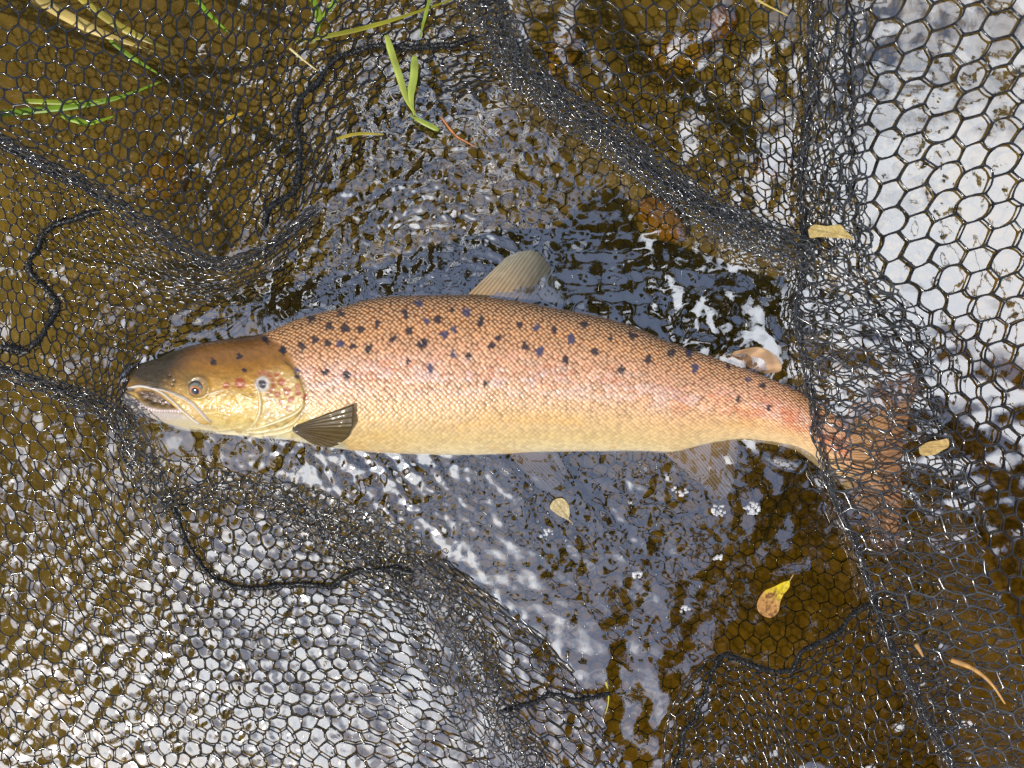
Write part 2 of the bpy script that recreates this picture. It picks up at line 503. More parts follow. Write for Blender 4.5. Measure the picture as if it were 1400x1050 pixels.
p3b = Panel(Z(
    [[(545, 755), (575, 760), (605, 765), (630, 775)], [(580, 790), (620, 800), (665, 815), (702, 830)],
     [(620, 850), (670, 860), (725, 875), (767, 895)], [(655, 920), (705, 930), (765, 940), (812, 957)],
     [(685, 985), (740, 990), (800, 1000), (842, 1022)], [(720, 1060), (775, 1065), (830, 1075), (877, 1092)]],
    [[18, 6, 0, -8], [20, 5, 1, -4], [20, 5, 2, 0], [20, 5, 3, 1], [20, 5, 3, 2], [20, 6, 4, 3]]),
    [2.4, 2.6, 2.6], [2.4, 3.2, 3.4, 3.2, 3.4])
panels.append((p3b.honeycomb(seed=4, jit=0.07), 0.0008))

p4 = Panel(Z(
    [[(905, 1060), (922, 962), (985, 895), (1070, 920), (1112, 898), (1162, 845), (1205, 815), (1240, 800)],
     [(930, 1070), (955, 985), (1005, 925), (1075, 945), (1125, 925), (1178, 885), (1222, 860), (1265, 850)],
     [(960, 1080), (990, 1010), (1030, 965), (1085, 985), (1140, 970), (1195, 940), (1247, 915), (1292, 905)],
     [(990, 1090), (1020, 1045), (1055, 1015), (1100, 1030), (1157, 1025), (1217, 1005), (1267, 975), (1312, 960)],
     [(1015, 1125), (1045, 1095), (1075, 1080), (1117, 1088), (1172, 1088), (1232, 1072), (1287, 1042), (1332, 1022)]],
    [[4, 4, 4, 4, 4, 4, 4, 6], [10, 10, 9, 10, 12, 13, 14, 16], [14, 14, 14, 16, 18, 20, 22, 24],
     [18, 18, 18, 20, 22, 24, 26, 28], [20, 20, 22, 24, 26, 28, 30, 32]]),
    [4, 4, 4, 2.6, 3.4, 2.6, 2.2], [2.8, 2.4, 2.6, 2.8])
panels.append((p4.honeycomb(seed=5), 0.0009))

rows, zs = [], []
for y, xl in zip((-80, 80, 220, 360, 500, 640, 780, 920, 1110), (1165, 1165, 1165, 1178, 1250, 1295, 1330, 1385, 1450)):
    xs = [xl, xl + (1300 - xl) * 0.5 if xl < 1250 else xl + 45, max(1310, xl + 90), max(1400, xl + 170), max(1500, xl + 260)]
    rows.append([(x, y - (x - 1230) * 0.30) for x in xs]); zs.append([3, 3, 3, 4, 4])
p5 = Panel(Z(rows, zs), [2.0, 1.9, 2.3, 2.6], [4.2, 3.8, 3.9, 4.0, 4.0, 4.0, 4.0, 5.0], flat=True)
panels.append((p5.honeycomb(seed=6, jit=0.03, wob=5, wlen=160), 0.00115))

p6 = Panel(Z(
    [[(640, -60), (760, -60), (880, -60), (1000, -60), (1090, -60), (1175, -60)],
     [(665, 20), (780, 30), (890, 40), (1000, 40), (1085, 50), (1168, 60)],
     [(700, 85), (800, 105), (900, 120), (1005, 130), (1085, 150), (1162, 170)],
     [(760, 140), (840, 175), (920, 200), (1010, 215), (1085, 235), (1157, 260)],
     [(850, 208), (900, 237), (960, 265), (1025, 285), (1085, 305), (1152, 330)],
     [(950, 282), (985, 300), (1020, 315), (1055, 330), (1095, 344), (1142, 362)]],
    [[36, 34, 34, 32, 22, 30], [34, 32, 30, 26, 16, 28], [34, 28, 24, 20, 12, 26], [34, 26, 20, 14, 10, 24],
     [34, 26, 20, 14, 10, 22], [34, 28, 24, 20, 16, 22]]),
    [3.7, 3.5, 3.8, 3.6, 3.4], [2.6, 2.7, 3.2, 3.6, 4.0])
panels.append((p6.honeycomb(seed=7), 0.0009))

# net floor under the fish
rows, zs = [], []
for y in (60, 150, 260, 380, 470, 620, 720, 820, 940, 1080):
    xs = np.linspace(360, 1290, 9)
    rows.append([(x, y + 10 * math.sin(x / 90)) for x in xs])
    zz = []
    for x in xs:
        z = -26.0
        if 380 < y < 660: z = -64
        if y >= 660: z = -48 - 50 * max(0, min(1, (x - 780) / 200))
        if y < 380 and x < 620: z = -46
        if y < 380 and x > 930: z = -40
        zz.append(z)
    zs.append(zz)
p7 = Panel(Z(rows, zs), [5.2] * 8, [4.6, 5.6, 6.1, 4.6, 7.6, 5.1, 5.1, 6.1, 7.1])
panels.append((p7.honeycomb(seed=8, jit=0.03, wob=6, wlen=120, zwob=5), 0.00075))

# gathered folds: several layers of bunched netting
folds = []
def fold(curve, w, z, along, rws, r, layers, seed, flat=False):
    for k in range(layers):
        c = np.array(curve, float)
        g = np.random.default_rng(seed + k)
        c = c + g.normal(0, 2.0, c.shape)
        b = band_panel(c, np.array(w) * g.uniform(0.85, 1.1), np.array(z) - 6 * k, along * g.uniform(0.85, 1.2), rws, flat)
        folds.append((b.honeycomb(jit=0.13, wob=3.5, wlen=28, seed=seed + k, zwob=4), r))
fold(F1, [14, 16, 20, 24, 20, 18, 14], [40, 38, 36, 34, 28, 20, 12], 17, 2.8, 0.0007, 3, 20)
fold(F2, [16, 20, 24, 30, 46, 40], [32, 31, 31, 30, 24, 14], 17, 3.4, 0.0006, 3, 30)
fold(F3, [24, 46, 54, 60, 58, 52, 48, 48, 48], [10, 12, 15, 20, 24, 25, 26, 26, 26], 17, 4.0, 0.0006, 2, 40)
fold(F4, [70, 64, 56, 50, 52, 50, 50, 52, 48], [44] * 9, 15, 4.8, 0.00065, 4, 50)
fold([(330, 690), (400, 712), (470, 745), (530, 800), (580, 870), (630, 960), (690, 1070)], [60, 60, 50, 44, 50, 50, 50], [6, 8, 12, 20, 24, 26, 26], 20, 4.0, 0.0006, 1, 55)

def side_band(qs, cells, rws_per, z, seed, r, jit, wob, flat=False, keep=None):
    n = len(F5L); rows_, zs_ = [], []
    L, R = np.array(F5L, float), np.array(F5R, float)
    for i in range(n):
        rows_.append([tuple(L[i] + (R[i] - L[i]) * q) for q in qs])
        zs_.append([z - z * 0.5 * max(0, abs(q - 0.5) - 0.3) * 2.5 for q in qs])
    wid = np.mean(np.hypot(*(R - L).T)) * np.diff(qs)
    dy = np.hypot(*np.diff((L + R) / 2, axis=0).T)
    pn = Panel(Z(rows_, zs_), wid / cells, dy / rws_per, flat)
    return pn.honeycomb(jit=jit, wob=wob, wlen=45, seed=seed, zwob=4, keep=keep)
panels.append((side_band([-0.02, 0.3, 0.65, 1.0], 36, 29, 22, 60, 0.0010, 0.045, 3), 0.0010))
folds.append((side_band([0.0, 0.35, 0.7, 1.0], 28, 22, 14, 61, 0.0008, 0.08, 5, True), 0.0008))
folds.append((side_band([0.02, 0.4, 0.7, 0.98], 30, 21, 9, 62, 0.0007, 0.08, 5, keep=lambda x, y: y > 230), 0.0007))
fold(F5L, [9] * 11, [20] * 11, 16, 2.0, 0.00065, 2, 65)

def wet_weight(p, w):
    z = np.abs(p.cells[:, 2] - 0.001)
    return np.column_stack([p.cells, w * np.clip((0.013 - z) / 0.006, 0, 1)])
pw = {id(p1): .5, id(p2): .7, id(p3): 1, id(p3b): 1, id(p4): .5, id(p5): 0.12, id(p6): .35}
all_cells = np.vstack([wet_weight(p, pw.get(id(p), .7)) for p, _ in panels] + [wet_weight(p, .6) for p, _ in folds])

# ------------------------------------------------------------------ water
STEP = 0.0014
gx = np.arange(-0.60, 0.6001, STEP); gy = np.arange(-0.47, 0.4701, STEP)
NX, NY = len(gx), len(gy)
GX, GY = np.meshgrid(gx, gy)                 # NY, NX
PXg, PYg = GX / K + 700, 525 - GY / K

def band_noise(lmin, lmax, seed, aniso=None):
    """band-limited random surface with unit rms slope"""
    r = np.random.default_rng(seed)
    w = np.fft.rfft2(r.normal(size=(NY, NX)))
    fy = np.fft.fftfreq(NY, STEP)[:, None]; fx = np.fft.rfftfreq(NX, STEP)[None, :]
    f = np.hypot(fx, fy)
    filt = np.exp(-0.5 * (np.log((f + 1e-9) * math.sqrt(lmin * lmax)) / (0.5 * math.log(lmax / lmin))) ** 2)
    if aniso is not None:
        ang = np.arctan2(fy, fx) - aniso
        filt = filt * (0.15 + np.cos(ang) ** 4)
    h = np.fft.irfft2(w * filt / (f + 2), s=(NY, NX))
    sx = np.gradient(h, STEP, axis=1); sy = np.gradient(h, STEP, axis=0)
    return h / math.sqrt(np.mean(sx ** 2 + sy ** 2))

def blob(cx, cy, r, e=2):
    return np.exp(-((np.hypot(PXg - cx, PYg - cy) / r) ** e))

W = 0.035 * band_noise(0.06, 0.16, 1)
W += 0.040 * band_noise(0.022, 0.05, 2)
W += 0.045 * band_noise(0.018, 0.060, 12, aniso=0.75) * np.clip(blob(850, 720, 260), 0, 1)
calm = 1 - 0.75 * np.clip(blob(1050, 790, 150) + blob(1300, 250, 230) + blob(820, 250, 110), 0, 1)
W *= calm
lively = np.clip(blob(520, 300, 150) + 0.35 * blob(880, 690, 110) + blob(560, 690, 120) + 0.35 * blob(930, 430, 90) + blob(420, 640, 110) + 0.4 * blob(700, 250, 120), 0, 1)
W += lively * 0.12 * band_noise(0.010, 0.030, 3)
# rings thrown off the fish's back, and wavelets below the pectoral fin
d1 = np.hypot((PXg - 640), (PYg - 470) * 1.0)
W += blob(610, 285, 120, 4) * sstep(.3, .65, fbm(PXg / 45, PYg / 30, 15)) * 0.20 * (0.017 / 6.28) * np.sin(6.2832 * d1 * K / 0.017 + 9 * fbm(PXg / 70, PYg / 70, 5))
q2 = (PXg * 0.75 - PYg * 0.66)
W += blob(545, 690, 105, 4) * sstep(.3, .65, fbm(PXg / 40, PYg / 40, 16)) * 0.22 * (0.021 / 6.28) * np.sin(6.2832 * q2 * K / 0.021 + 3 * fbm(PXg / 50, PYg / 50, 6))
W += blob(850, 385, 110, 2) * 0.07 * (0.020 / 6.28) * np.sin(6.2832 * PYg * K / 0.020 + 4 * fbm(PXg / 90, PYg / 60, 9))
# surface film clinging to the mesh: a little dish in every wet cell
wet = all_cells[all_cells[:, 3] > 0.03]
cr = np.random.default_rng(99)
for c in wet:
    i = int((c[0] - gx[0]) / STEP); j = int((c[1] - gy[0]) / STEP)
    if i < 12 or j < 12 or i > NX - 13 or j > NY - 13: continue
    sl = (slice(j - 9, j + 10), slice(i - 9, i + 10))
    dx, dy = GX[sl] - c[0], GY[sl] - c[1]
    g = np.exp(-(dx * dx + dy * dy) / (0.0052 ** 2))
    W[sl] += c[3] * g * (-0.00042 * cr.uniform(0.2, 1.3) + cr.normal(0, 0.075) * dx + cr.normal(0, 0.075) * dy)
edge = np.minimum(np.minimum(GX - gx[0], gx[-1] - GX), np.minimum(GY - gy[0], gy[-1] - GY))
W *= sstep(0, 0.03, edge)

FAR = 30.0
ox = np.concatenate([[-FAR, -8, -2.5, -1.2, -0.8], gx, [0.8, 1.2, 2.5, 8, FAR]])
oy = np.concatenate([[-FAR, -8, -2.5, -1.2, -0.7], gy, [0.7, 1.2, 2.5, 8, FAR]])
Wf = np.zeros((len(oy), len(ox))); Wf[5:-5, 5:-5] = W
OX, OY = np.meshgrid(ox, oy)
vt = np.stack([OX, OY, Wf], -1).reshape(-1, 3)
ft = grid_faces(len(oy), len(ox))
nv = len(vt)
vb = np.array([[-FAR, -FAR, -0.9], [FAR, -FAR, -0.9], [FAR, FAR, -0.9], [-FAR, FAR, -0.9]])
n_y, n_x = OX.shape
low = np.arange(n_x); top = (n_y - 1) * n_x + np.arange(n_x)
lef = np.arange(n_y) * n_x; rig = lef + n_x - 1
tris = [[nv, nv + 3, nv + 2], [nv, nv + 2, nv + 1]]
def skirt(loop, a, b):
    loop = list(loop)
    for p, q in zip(loop[:-1], loop[1:]): tris.append([q, p, a])
    tris.append([loop[-1], a, b])
skirt(low, nv, nv + 1); skirt(rig, nv + 1, nv + 2); skirt(top[::-1], nv + 2, nv + 3); skirt(lef[::-1], nv + 3, nv)
water = np_mesh('water', np.vstack([vt, vb]), [ft, np.array(tris)], M_WATER)
water['kind'] = 'structure'

# ------------------------------------------------------------------ river bed and banks
bx = np.concatenate([[-32, -24, -18, -13, -9, -6.5, -5, -4, -3, -2.2, -1.6, -1.1, -0.85], np.linspace(-0.7, 0.7, 141), [0.85, 1.1, 1.6, 2.2, 3, 4, 5, 6.5, 9, 13, 18, 24, 32]])
BX, BY = np.meshgrid(bx, bx)
perp = np.abs(BX - BY) / math.sqrt(2)
bz = -0.17 + 0.02 * (fbm(BX * 6, BY * 6, 3) - .5) * 2 + 0.015 * (fbm(BX * 25, BY * 25, 4) - .5)
bz = bz - 0.17 * sstep(0.0, 0.45, (BX - BY) / math.sqrt(2) - 0.02) * sstep(-0.28, 0.0, -BY) * sstep(3.5, 2.5, perp) - 0.15 * sstep(1.2, 3.0, perp) + 1.6 * sstep(4.0, 9, perp)
bed = np_mesh('riverbed', np.stack([BX, BY, bz], -1).reshape(-1, 3), grid_faces(*BX.shape), M_BED)
bed['kind'] = 'structure'

# ------------------------------------------------------------------ unseen trees, crown clumps placed for the dark patches they mirror in the water
M_TREE = simple_mat('tree_leaves', (0.035, 0.06, 0.015), rough=0.6, spec=0.3, noise=(0.075, 0.095, 0.025), scale=3)
M_BARK = simple_mat('bark', (0.05, 0.04, 0.03), rough=0.9, noise=(0.12, 0.1, 0.08), scale=6, bump=0.5, bscale=12)
ZT = 6.5
def tree(base, clumps, label, seed):
    r = np.random.default_rng(seed)
    t = empty('mirrored_tree', base)
    tag(t, label, 'tree', 'unseen trees mirrored in the water')
    mir = (ZT + H) / H * K
    vs, fs = [], []; nb = 0
    tv, tf = [], []; nt = 0
    def tube(pts, radii):
        nonlocal nt
        pts = np.array(pts); n = len(pts); ang = np.arange(8) * math.pi / 4
        d = np.gradient(pts, axis=0); d /= np.linalg.norm(d, axis=1)[:, None]
        up = np.array([0.3, 0.2, 0.93]); s = np.cross(d, up); s /= np.linalg.norm(s, axis=1)[:, None]; w = np.cross(s, d)
        ring = pts[:, None] + np.array(radii)[:, None, None] * (np.cos(ang)[None, :, None] * s[:, None] + np.sin(ang)[None, :, None] * w[:, None])
        tv.append(ring.reshape(-1, 3)); tf.append(grid_faces(n, 8, True) + nt); nt += n * 8
    b = np.array(base, float)
    fork = b + np.array([-b[0] * 0.25, -b[1] * 0.25, 3.2])
    tube(catmull([b + (0, 0, -0.3), b + (fork - b) * 0.5 + (0.2, -0.1, 0), fork], 5), np.linspace(0.24, 0.15, 11))
    for (px, py, rad, dens) in clumps:
        c = np.array([(px - 700) * mir, (525 - py) * mir, ZT])
        R = rad * mir
        mid = (fork + c) / 2 + (0, 0, 0.8)
        tube(catmull([fork, mid, c], 5), np.linspace(0.11, 0.02, 11))
        n = int(dens * 1250 * R * R) + 12
        dirs = r.normal(size=(n, 3)); dirs /= np.linalg.norm(dirs, axis=1)[:, None]
        rr = R * r.uniform(0.15, 1, n) ** 0.55 * (0.75 + 0.35 * r.random(n))
        # leaves gather in sprays
        pos = c + dirs * rr[:, None] * np.array([1, 1, 0.6])
        a = r.normal(size=(n, 3)); a /= np.linalg.norm(a, axis=1)[:, None]
        q = np.cross(a, r.normal(size=(n, 3))); q /= np.linalg.norm(q, axis=1)[:, None]
        L = r.uniform(0.07, 0.14, n)[:, None]
        quad = np.stack([pos - a * L, pos + q * L * 0.6, pos + a * L, pos - q * L * 0.6], 1)
        vs.append(quad.reshape(-1, 3)); fs.append(np.arange(n * 4).reshape(-1, 4) + nb); nb += n * 4
    np_mesh('trunk', np.vstack(tv), np.vstack(tf), M_BARK, t)
    np_mesh('crown', np.vstack(vs), np.vstack(fs), M_TREE, t, smooth=False)
tree((-5.2, 4.4, 0.6),
     [(110, 140, 215, 1), (90, 400, 190, 1), (310, 150, 120, 1), (20, 600, 120, .9), (330, 420, 90, .8), (300, 290, 110, 1.1), (430, 60, 60, .8), (850, 90, 150, 1.2), (960, 230, 90, 1.2), (790, 170, 80, 1.1), (985, 60, 80, 1.1), (880, 300, 60, 1),
      (900, -120, 190, 1), (300, -100, 200, 1), (50, 710, 100, 1.2), (-40, 880, 150, 1.2), (100, 830, 70, 1.1), (175, 720, 50, 1), (205, 870, 36, .9), (105, 960, 38, 1), (250, 800, 24, .9), (450, 310, 62, .8), (565, 235, 40, .8), (485, 180, 36, .8), (655, 335, 34, .7), (415, 425, 55, .8), (330, 560, 45, .7), (640, 725, 30, .7), (700, 560, 36, .7), (-150, 200, 240, 1), (560, 420, 40, .6), (1330, 120, 16, 1), (1270, 200, 10, 1), (1380, 110, 12, 1)],
     'unseen tree on the grass side, crown shaped to darken the mirrored sky', 301)
tree((5.6, -4.2, 0.6),
     [(1150, 850, 190, 1), (960, 930, 110, .9), (1370, 740, 130, 1), (1000, 1120, 170, 1), (1300, 1000, 230, 1), (900, 410, 80, .9), (1020, 430, 70, .8),
      (1560, 900, 240, 1), (1300, 270, 12, 1), (1340, 470, 18, 1), (860, 690, 36, .7), (1060, 640, 70, 1), (760, 640, 26, .7), (815, 765, 44, .8), (1130, 560, 60, .8), (780, 380, 50, .8)],
     'unseen tree on the side away from the grass, crown shaped to darken the mirrored sky', 302)

# ------------------------------------------------------------------ the landing net
net = empty('landing_net', (0, 0, 0))
tag(net, 'black honeycomb mesh landing net gathered in folds around the salmon', 'landing net')
for k, (p, r) in enumerate(panels):
    v, f = strands(p.nodes, p.edges, r, 5, seed=400 + k)
    o = np_mesh('mesh_panel', v, f, M_NETWET if k == len(panels) - 1 else M_NET, net); o['kind'] = 'stuff'
for k, (p, r) in enumerate(folds):
    v, f = strands(p.nodes, p.edges, r, 4, seed=500 + k, bow=0.10)
    o = np_mesh('mesh_fold', v, f, M_NETWET, net); o['kind'] = 'stuff'

def cord(pts, r_px, seed):
    c = catmull(pts, 10)
    c = P(c[:, 0], c[:, 1], c[:, 2] * 0.001)
    # resample evenly
    s = np.concatenate([[0], np.cumsum(np.linalg.norm(np.diff(c, axis=0), axis=1))])
    n = int(s[-1] / 0.0011) + 2
    t = np.linspace(0, s[-1], n)
    c = np.stack([np.interp(t, s, c[:, k]) for k in range(3)], -1)
    g = np.random.default_rng(seed)
    c[:, :2] += (np.stack([fbm(t * 60, t * 0 + 3, seed, 2), fbm(t * 60, t * 0 + 9, seed + 5, 2)], -1) - .5) * 0.006
    d = np.gradient(c, axis=0); d /= np.linalg.norm(d, axis=1)[:, None]
    side = np.cross(d, [0, 0, 1.0]); side /= np.linalg.norm(side, axis=1)[:, None]; up = np.cross(side, d)
    m = 12; ang = np.arange(m) * 2 * math.pi / m
    ph = t[:, None] / 0.0042 * 2 * math.pi
    lump = (0.62 + 0.75 * fbm(t * 130, t * 0 + 1, seed + 9, 3))[:, None] * (1 + 0.22 * np.sin(ang[None] * 2 + ph) + 0.2 * np.sin(ang[None] * 3 - ph * 1.7) + g.normal(0, 0.16, (n, m)))
    taper = np.minimum(1, np.minimum(t, s[-1] - t) / 0.01 + 0.35)
    rad = 0.72 * r_px * K * lump * taper[:, None]
    v = c[:, None] + rad[..., None] * (np.cos(ang)[None, :, None] * side[:, None] + np.sin(ang)[None, :, None] * up[:, None])
    # whip stitches of the seam thread around the gathered mesh
    kk = np.arange(2, n - 2)
    kk = np.repeat(kk, 2)
    a_ = g.uniform(0, 6.28, len(kk)); b_ = a_ + g.uniform(1.2, 2.6, len(kk))
    R1 = r_px * K * taper[kk] * g.uniform(0.7, 1.55, len(kk)); R2 = r_px * K * taper[kk] * g.uniform(0.7, 1.55, len(kk))
    k2 = np.clip(kk + g.integers(-3, 4, len(kk)), 0, n - 1)
    e0 = c[kk] + R1[:, None] * (np.cos(a_)[:, None] * side[kk] + np.sin(a_)[:, None] * up[kk])
    e1 = c[k2] + R2[:, None] * (np.cos(b_)[:, None] * side[k2] + np.sin(b_)[:, None] * up[k2])
    nn = len(kk)
    fv_, ff_ = strands(np.vstack([e0, e1]), np.stack([np.arange(nn), np.arange(nn) + nn], -1), 0.00045, 4, seed=seed, knot=0.6, bow=0.2)
    np_mesh('seam_cord', np.vstack([v.reshape(-1, 3), fv_]), [grid_faces(n, m, True), ff_ + n * m], M_CORD, net)
cord([(655, 48, 8), (610, 62, 6), (560, 66, 5), (500, 66, 5), (455, 82, 6), (432, 112, 9), (404, 145, 12), (408, 185, 12), (412, 225, 11), (402, 262, 12), (370, 285, 16), (362, 310, 16)], 4.2, 1)
cord([(137, 286, 34), (100, 298, 24), (68, 315, 16), (47, 342, 12), (42, 370, 12), (62, 390, 12), (78, 415, 12), (62, 450, 16), (40, 480, 22)], 4.6, 2)
cord([(-20, 470, 16), (15, 476, 18), (42, 482, 22)], 6.5, 3)
cord([(238, 690, 18), (250, 728, 10), (272, 768, 7), (300, 794, 5), (345, 806, 4), (400, 800, 5), (448, 802, 7), (470, 786, 10), (520, 778, 16), (565, 782, 28)], 3.8, 4)
cord([(688, 974, 20), (720, 962, 14), (750, 952, 12), (790, 954, 10), (836, 950, 6)], 3.6, 5)
cord([(918, 1070, 8), (935, 1010, 8), (958, 965, 9), (972, 920, 8), (990, 897, 7), (1018, 905, 7), (1045, 918, 7), (1078, 918, 7), (1098, 890, 7), (1140, 868, 8), (1165, 838, 8), (1198, 818, 9)], 3.6, 6)

# ------------------------------------------------------------------ the salmon
ZC = -0.011
UP = [(166, 527), (166.6, 519), (168.5, 511), (173, 502), (182, 496), (200, 490), (225, 482), (250, 474), (300, 464), (357, 457), (417, 434),
      (469, 421), (507, 410), (546, 405), (630, 404), (700, 411), (754, 421), (818, 433), (865, 447), (908, 465), (976, 488), (1040, 511), (1099, 537), (1135, 556), (1180, 590)]
LO = [(166, 534), (166.6, 542), (168.5, 550), (173, 558), (182, 566), (200, 572), (225, 580), (250, 586), (300, 592), (340, 597), (385, 601), (412, 605),
      (448, 612), (484, 616), (520, 619), (571, 621), (623, 622), (680, 621), (731, 618), (809, 617), (873, 617), (911, 619), (960, 609), (1010, 602), (1053, 607), (1086, 615), (1107, 629), (1135, 653), (1180, 688)]
TH = [(166, 3), (168.5, 8), (175, 12), (200, 17), (230, 22), (270, 28), (330, 34), (400, 38), (500, 43), (640, 45), (760, 43), (880, 36), (980, 27), (1060, 21), (1120, 17), (1180, 10)]
fU, fL, fT = (pchip(*zip(*a)) for a in (UP, LO, TH))
xs = np.concatenate([166 + 34 * np.linspace(0, 1, 60) ** 2, np.arange(201.1, 1180, 1.15)])
NT, NB = 250, 36
th = np.concatenate([np.linspace(0, math.pi, NT), np.linspace(math.pi, 2 * math.pi, NB + 2)[1:-1]])
Xp, TH_ = np.meshgrid(xs, th, indexing='ij')
u_, l_, t_ = fU(Xp), fL(Xp), fT(Xp) * 0.001
yc, hh = (u_ + l_) / 2, (l_ - u_) / 2
sn = np.sin(TH_)
Yp = yc - hh * np.cos(TH_)
Zr = t_ * np.sign(sn) * np.abs(sn) ** 0.80
s0 = K * (H - ZC) / H
base = np.stack([(Xp - 700) * s0, (525 - Yp) * s0, ZC + Zr], -1)
topside = sn > 0.02
px, py = to_px(base)                        # where each skin point falls in the photograph
tt = np.clip(TH_ / math.pi, 0, 1)           # 0 back .. 1 belly
tv = np.clip((py - u_) / (l_ - u_), 0, 1)

def lerp_cols(t, stops):
    ps = [s[0] for s in stops]; cs = np.array([srgb(*s[1]) for s in stops])
    return np.stack([np.interp(t, ps, cs[:, k]) for k in range(3)], -1)

def mixc(c, col, m):
    return c * (1 - m[..., None]) + np.asarray(col) * m[..., None]

body = lerp_cols(tv, [(0, (104, 62, 24)), (.08, (146, 90, 38)), (.2, (180, 118, 66)), (.34, (200, 142, 104)), (.5, (206, 154, 124)), (.64, (212, 164, 120)),
                      (.78, (215, 174, 116)), (.9, (220, 188, 124)), (.97, (232, 208, 156)), (1, (238, 220, 178))])
rear = lerp_cols(tv, [(0, (120, 70, 40)), (.15, (170, 108, 70)), (.4, (206, 146, 112)), (.6, (218, 152, 104)), (.8, (226, 178, 118)), (1, (238, 206, 150))])
fr_ = sstep(820, 1080, px)
body = body * (1 - fr_[..., None]) + rear * fr_[..., None]
# patches of brassy tone on the back and gold on the belly
brass = sstep(.42, .62, fbm(px / 70, py / 40, 21)) * sstep(.40, .1, tv) * sstep(.0, .06, tv)
body = mixc(body, srgb(158, 98, 36), 0.65 * brass)
gold = sstep(.5, .75, fbm(px / 60, py / 26, 23)) * sstep(.62, .85, tv)
body = mixc(body, srgb(222, 166, 72), 0.5 * gold)
left_gold = sstep(640, 480, px) * sstep(.62, .8, tv)
body = mixc(body, srgb(208, 170, 92), 0.45 * left_gold)
shoulder = sstep(560, 400, px) * sstep(.42, .22, tv)
body = mixc(body, srgb(150, 96, 40), 0.55 * shoulder)

# scales: a staggered lattice following the body
arc = np.cumsum(np.concatenate([np.zeros((len(xs), 1)), np.hypot(np.diff(Yp, axis=1), np.diff(Zr / K, axis=1))], 1), 1)
mid = int(NT * 0.5)
arc = arc - arc[:, mid:mid + 1]
sx = 8.6 - 2.4 * sstep(500, 1150, px) - 1.3 * sstep(.7, .95, tv)
SU = 7.4; SV = 3.45
scl = hh / 104.0 * 0.62 + 0.38
uu = (px - 400) / SU + 0.12 * fbm(px / 40, py / 40, 2); vv = arc / (SV * np.clip(scl, .45, 1.1)) + 0.25 * fbm(px / 50, py / 50, 8)
best = np.full(px.shape, 9.0); sid = np.zeros(px.shape); bu = np.zeros(px.shape); bv = np.zeros(px.shape)
jr = np.floor(vv)
for dj in (-1, 0, 1, 2):
    r_ = jr + dj
    off = np.where(r_ % 2 == 0, 0.0, 0.5)
    for di in (0, 1):
        c_ = np.floor(uu - off) + di
        jx = (_hash(c_, r_, 31) - .5) * 0.26; jy = (_hash(c_, r_, 32) - .5) * 0.5
        du = (uu - off - c_ - jx) * 1.0; dv = (vv - r_ - jy) * 0.56
        d = np.hypot(du * 1.05, dv)
        m = d < best
        best = np.where(m, d, best); sid = np.where(m, _hash(c_, r_, 33), sid); bu = np.where(m, du, bu); bv = np.where(m, dv, bv)
gx_pts = [(448, 340), (460, 362), (472, 384), (488, 397), (504, 404), (520, 414), (545, 421), (560, 420), (575, 430), (590, 452), (606, 470), (640, 480)]
xb = np.interp(py, [g[0] for g in gx_pts], [g[1] for g in gx_pts])
smask = sstep(-4, 7, px - xb) * topside
dome = np.clip(1 - (best / 0.50) ** 2, 0, 1)
edge_d = sstep(0.30, 0.56, best)
fine = 1 - 0.72 * sstep(.55, .88, tv)
disp = smask * fine * (dome * 0.00085 + bu * 0.0006)
scale_col = body * (1 + (0.75 * (sid - .5) * (0.2 + 0.8 * fine))[..., None]) * (1.12 - 0.58 * (edge_d * fine)[..., None])
scale_col = mixc(scale_col, srgb(248, 216, 172), 0.60 * sstep(.36, .08, np.hypot(bu + .06, bv)) * (.35 + .65 * fine))
scale_col = mixc(scale_col, srgb(120, 62, 26), 0.55 * edge_d * sstep(.75, .3, tv))
# pink and pale flecks along the flank
fl = np.exp(-((tv - .47) / .14) ** 2)
pcx, pcy = px - bu * SU, py - bv * SV * 1.7          # every scale takes one tone
sid2 = (sid * 7.13) % 1
pink = sstep(.50, .62, fbm(pcx / 16, pcy / 5, 41, 3) + .16 * (sid2 - .5)) * fl * (0.3 + 0.7 * (sid > .35))
scale_col = mixc(scale_col, srgb(186, 92, 66), 0.5 * pink * (0.6 + 0.4 * edge_d))
pale = sstep(.50, .62, fbm(pcx / 22 + 9, pcy / 8, 43, 3) + .22 * (sid - .5)) * np.exp(-((tv - .52) / .13) ** 2)
scale_col = mixc(scale_col, srgb(226, 216, 222), 0.28 * pale * (1 - .6 * edge_d))
orange = sstep(.52, .64, fbm(pcx / 30, pcy / 12, 45, 3) + .2 * (sid2 - .5)) * fr_ * np.exp(-((tv - .55) / .18) ** 2)
scale_col = mixc(scale_col, srgb(206, 98, 50), 0.55 * orange)

skin_blank = mixc(body, srgb(206, 160, 132), np.full(px.shape, .4))
col = skin_blank * (1 - smask[..., None]) + scale_col * smask[..., None]

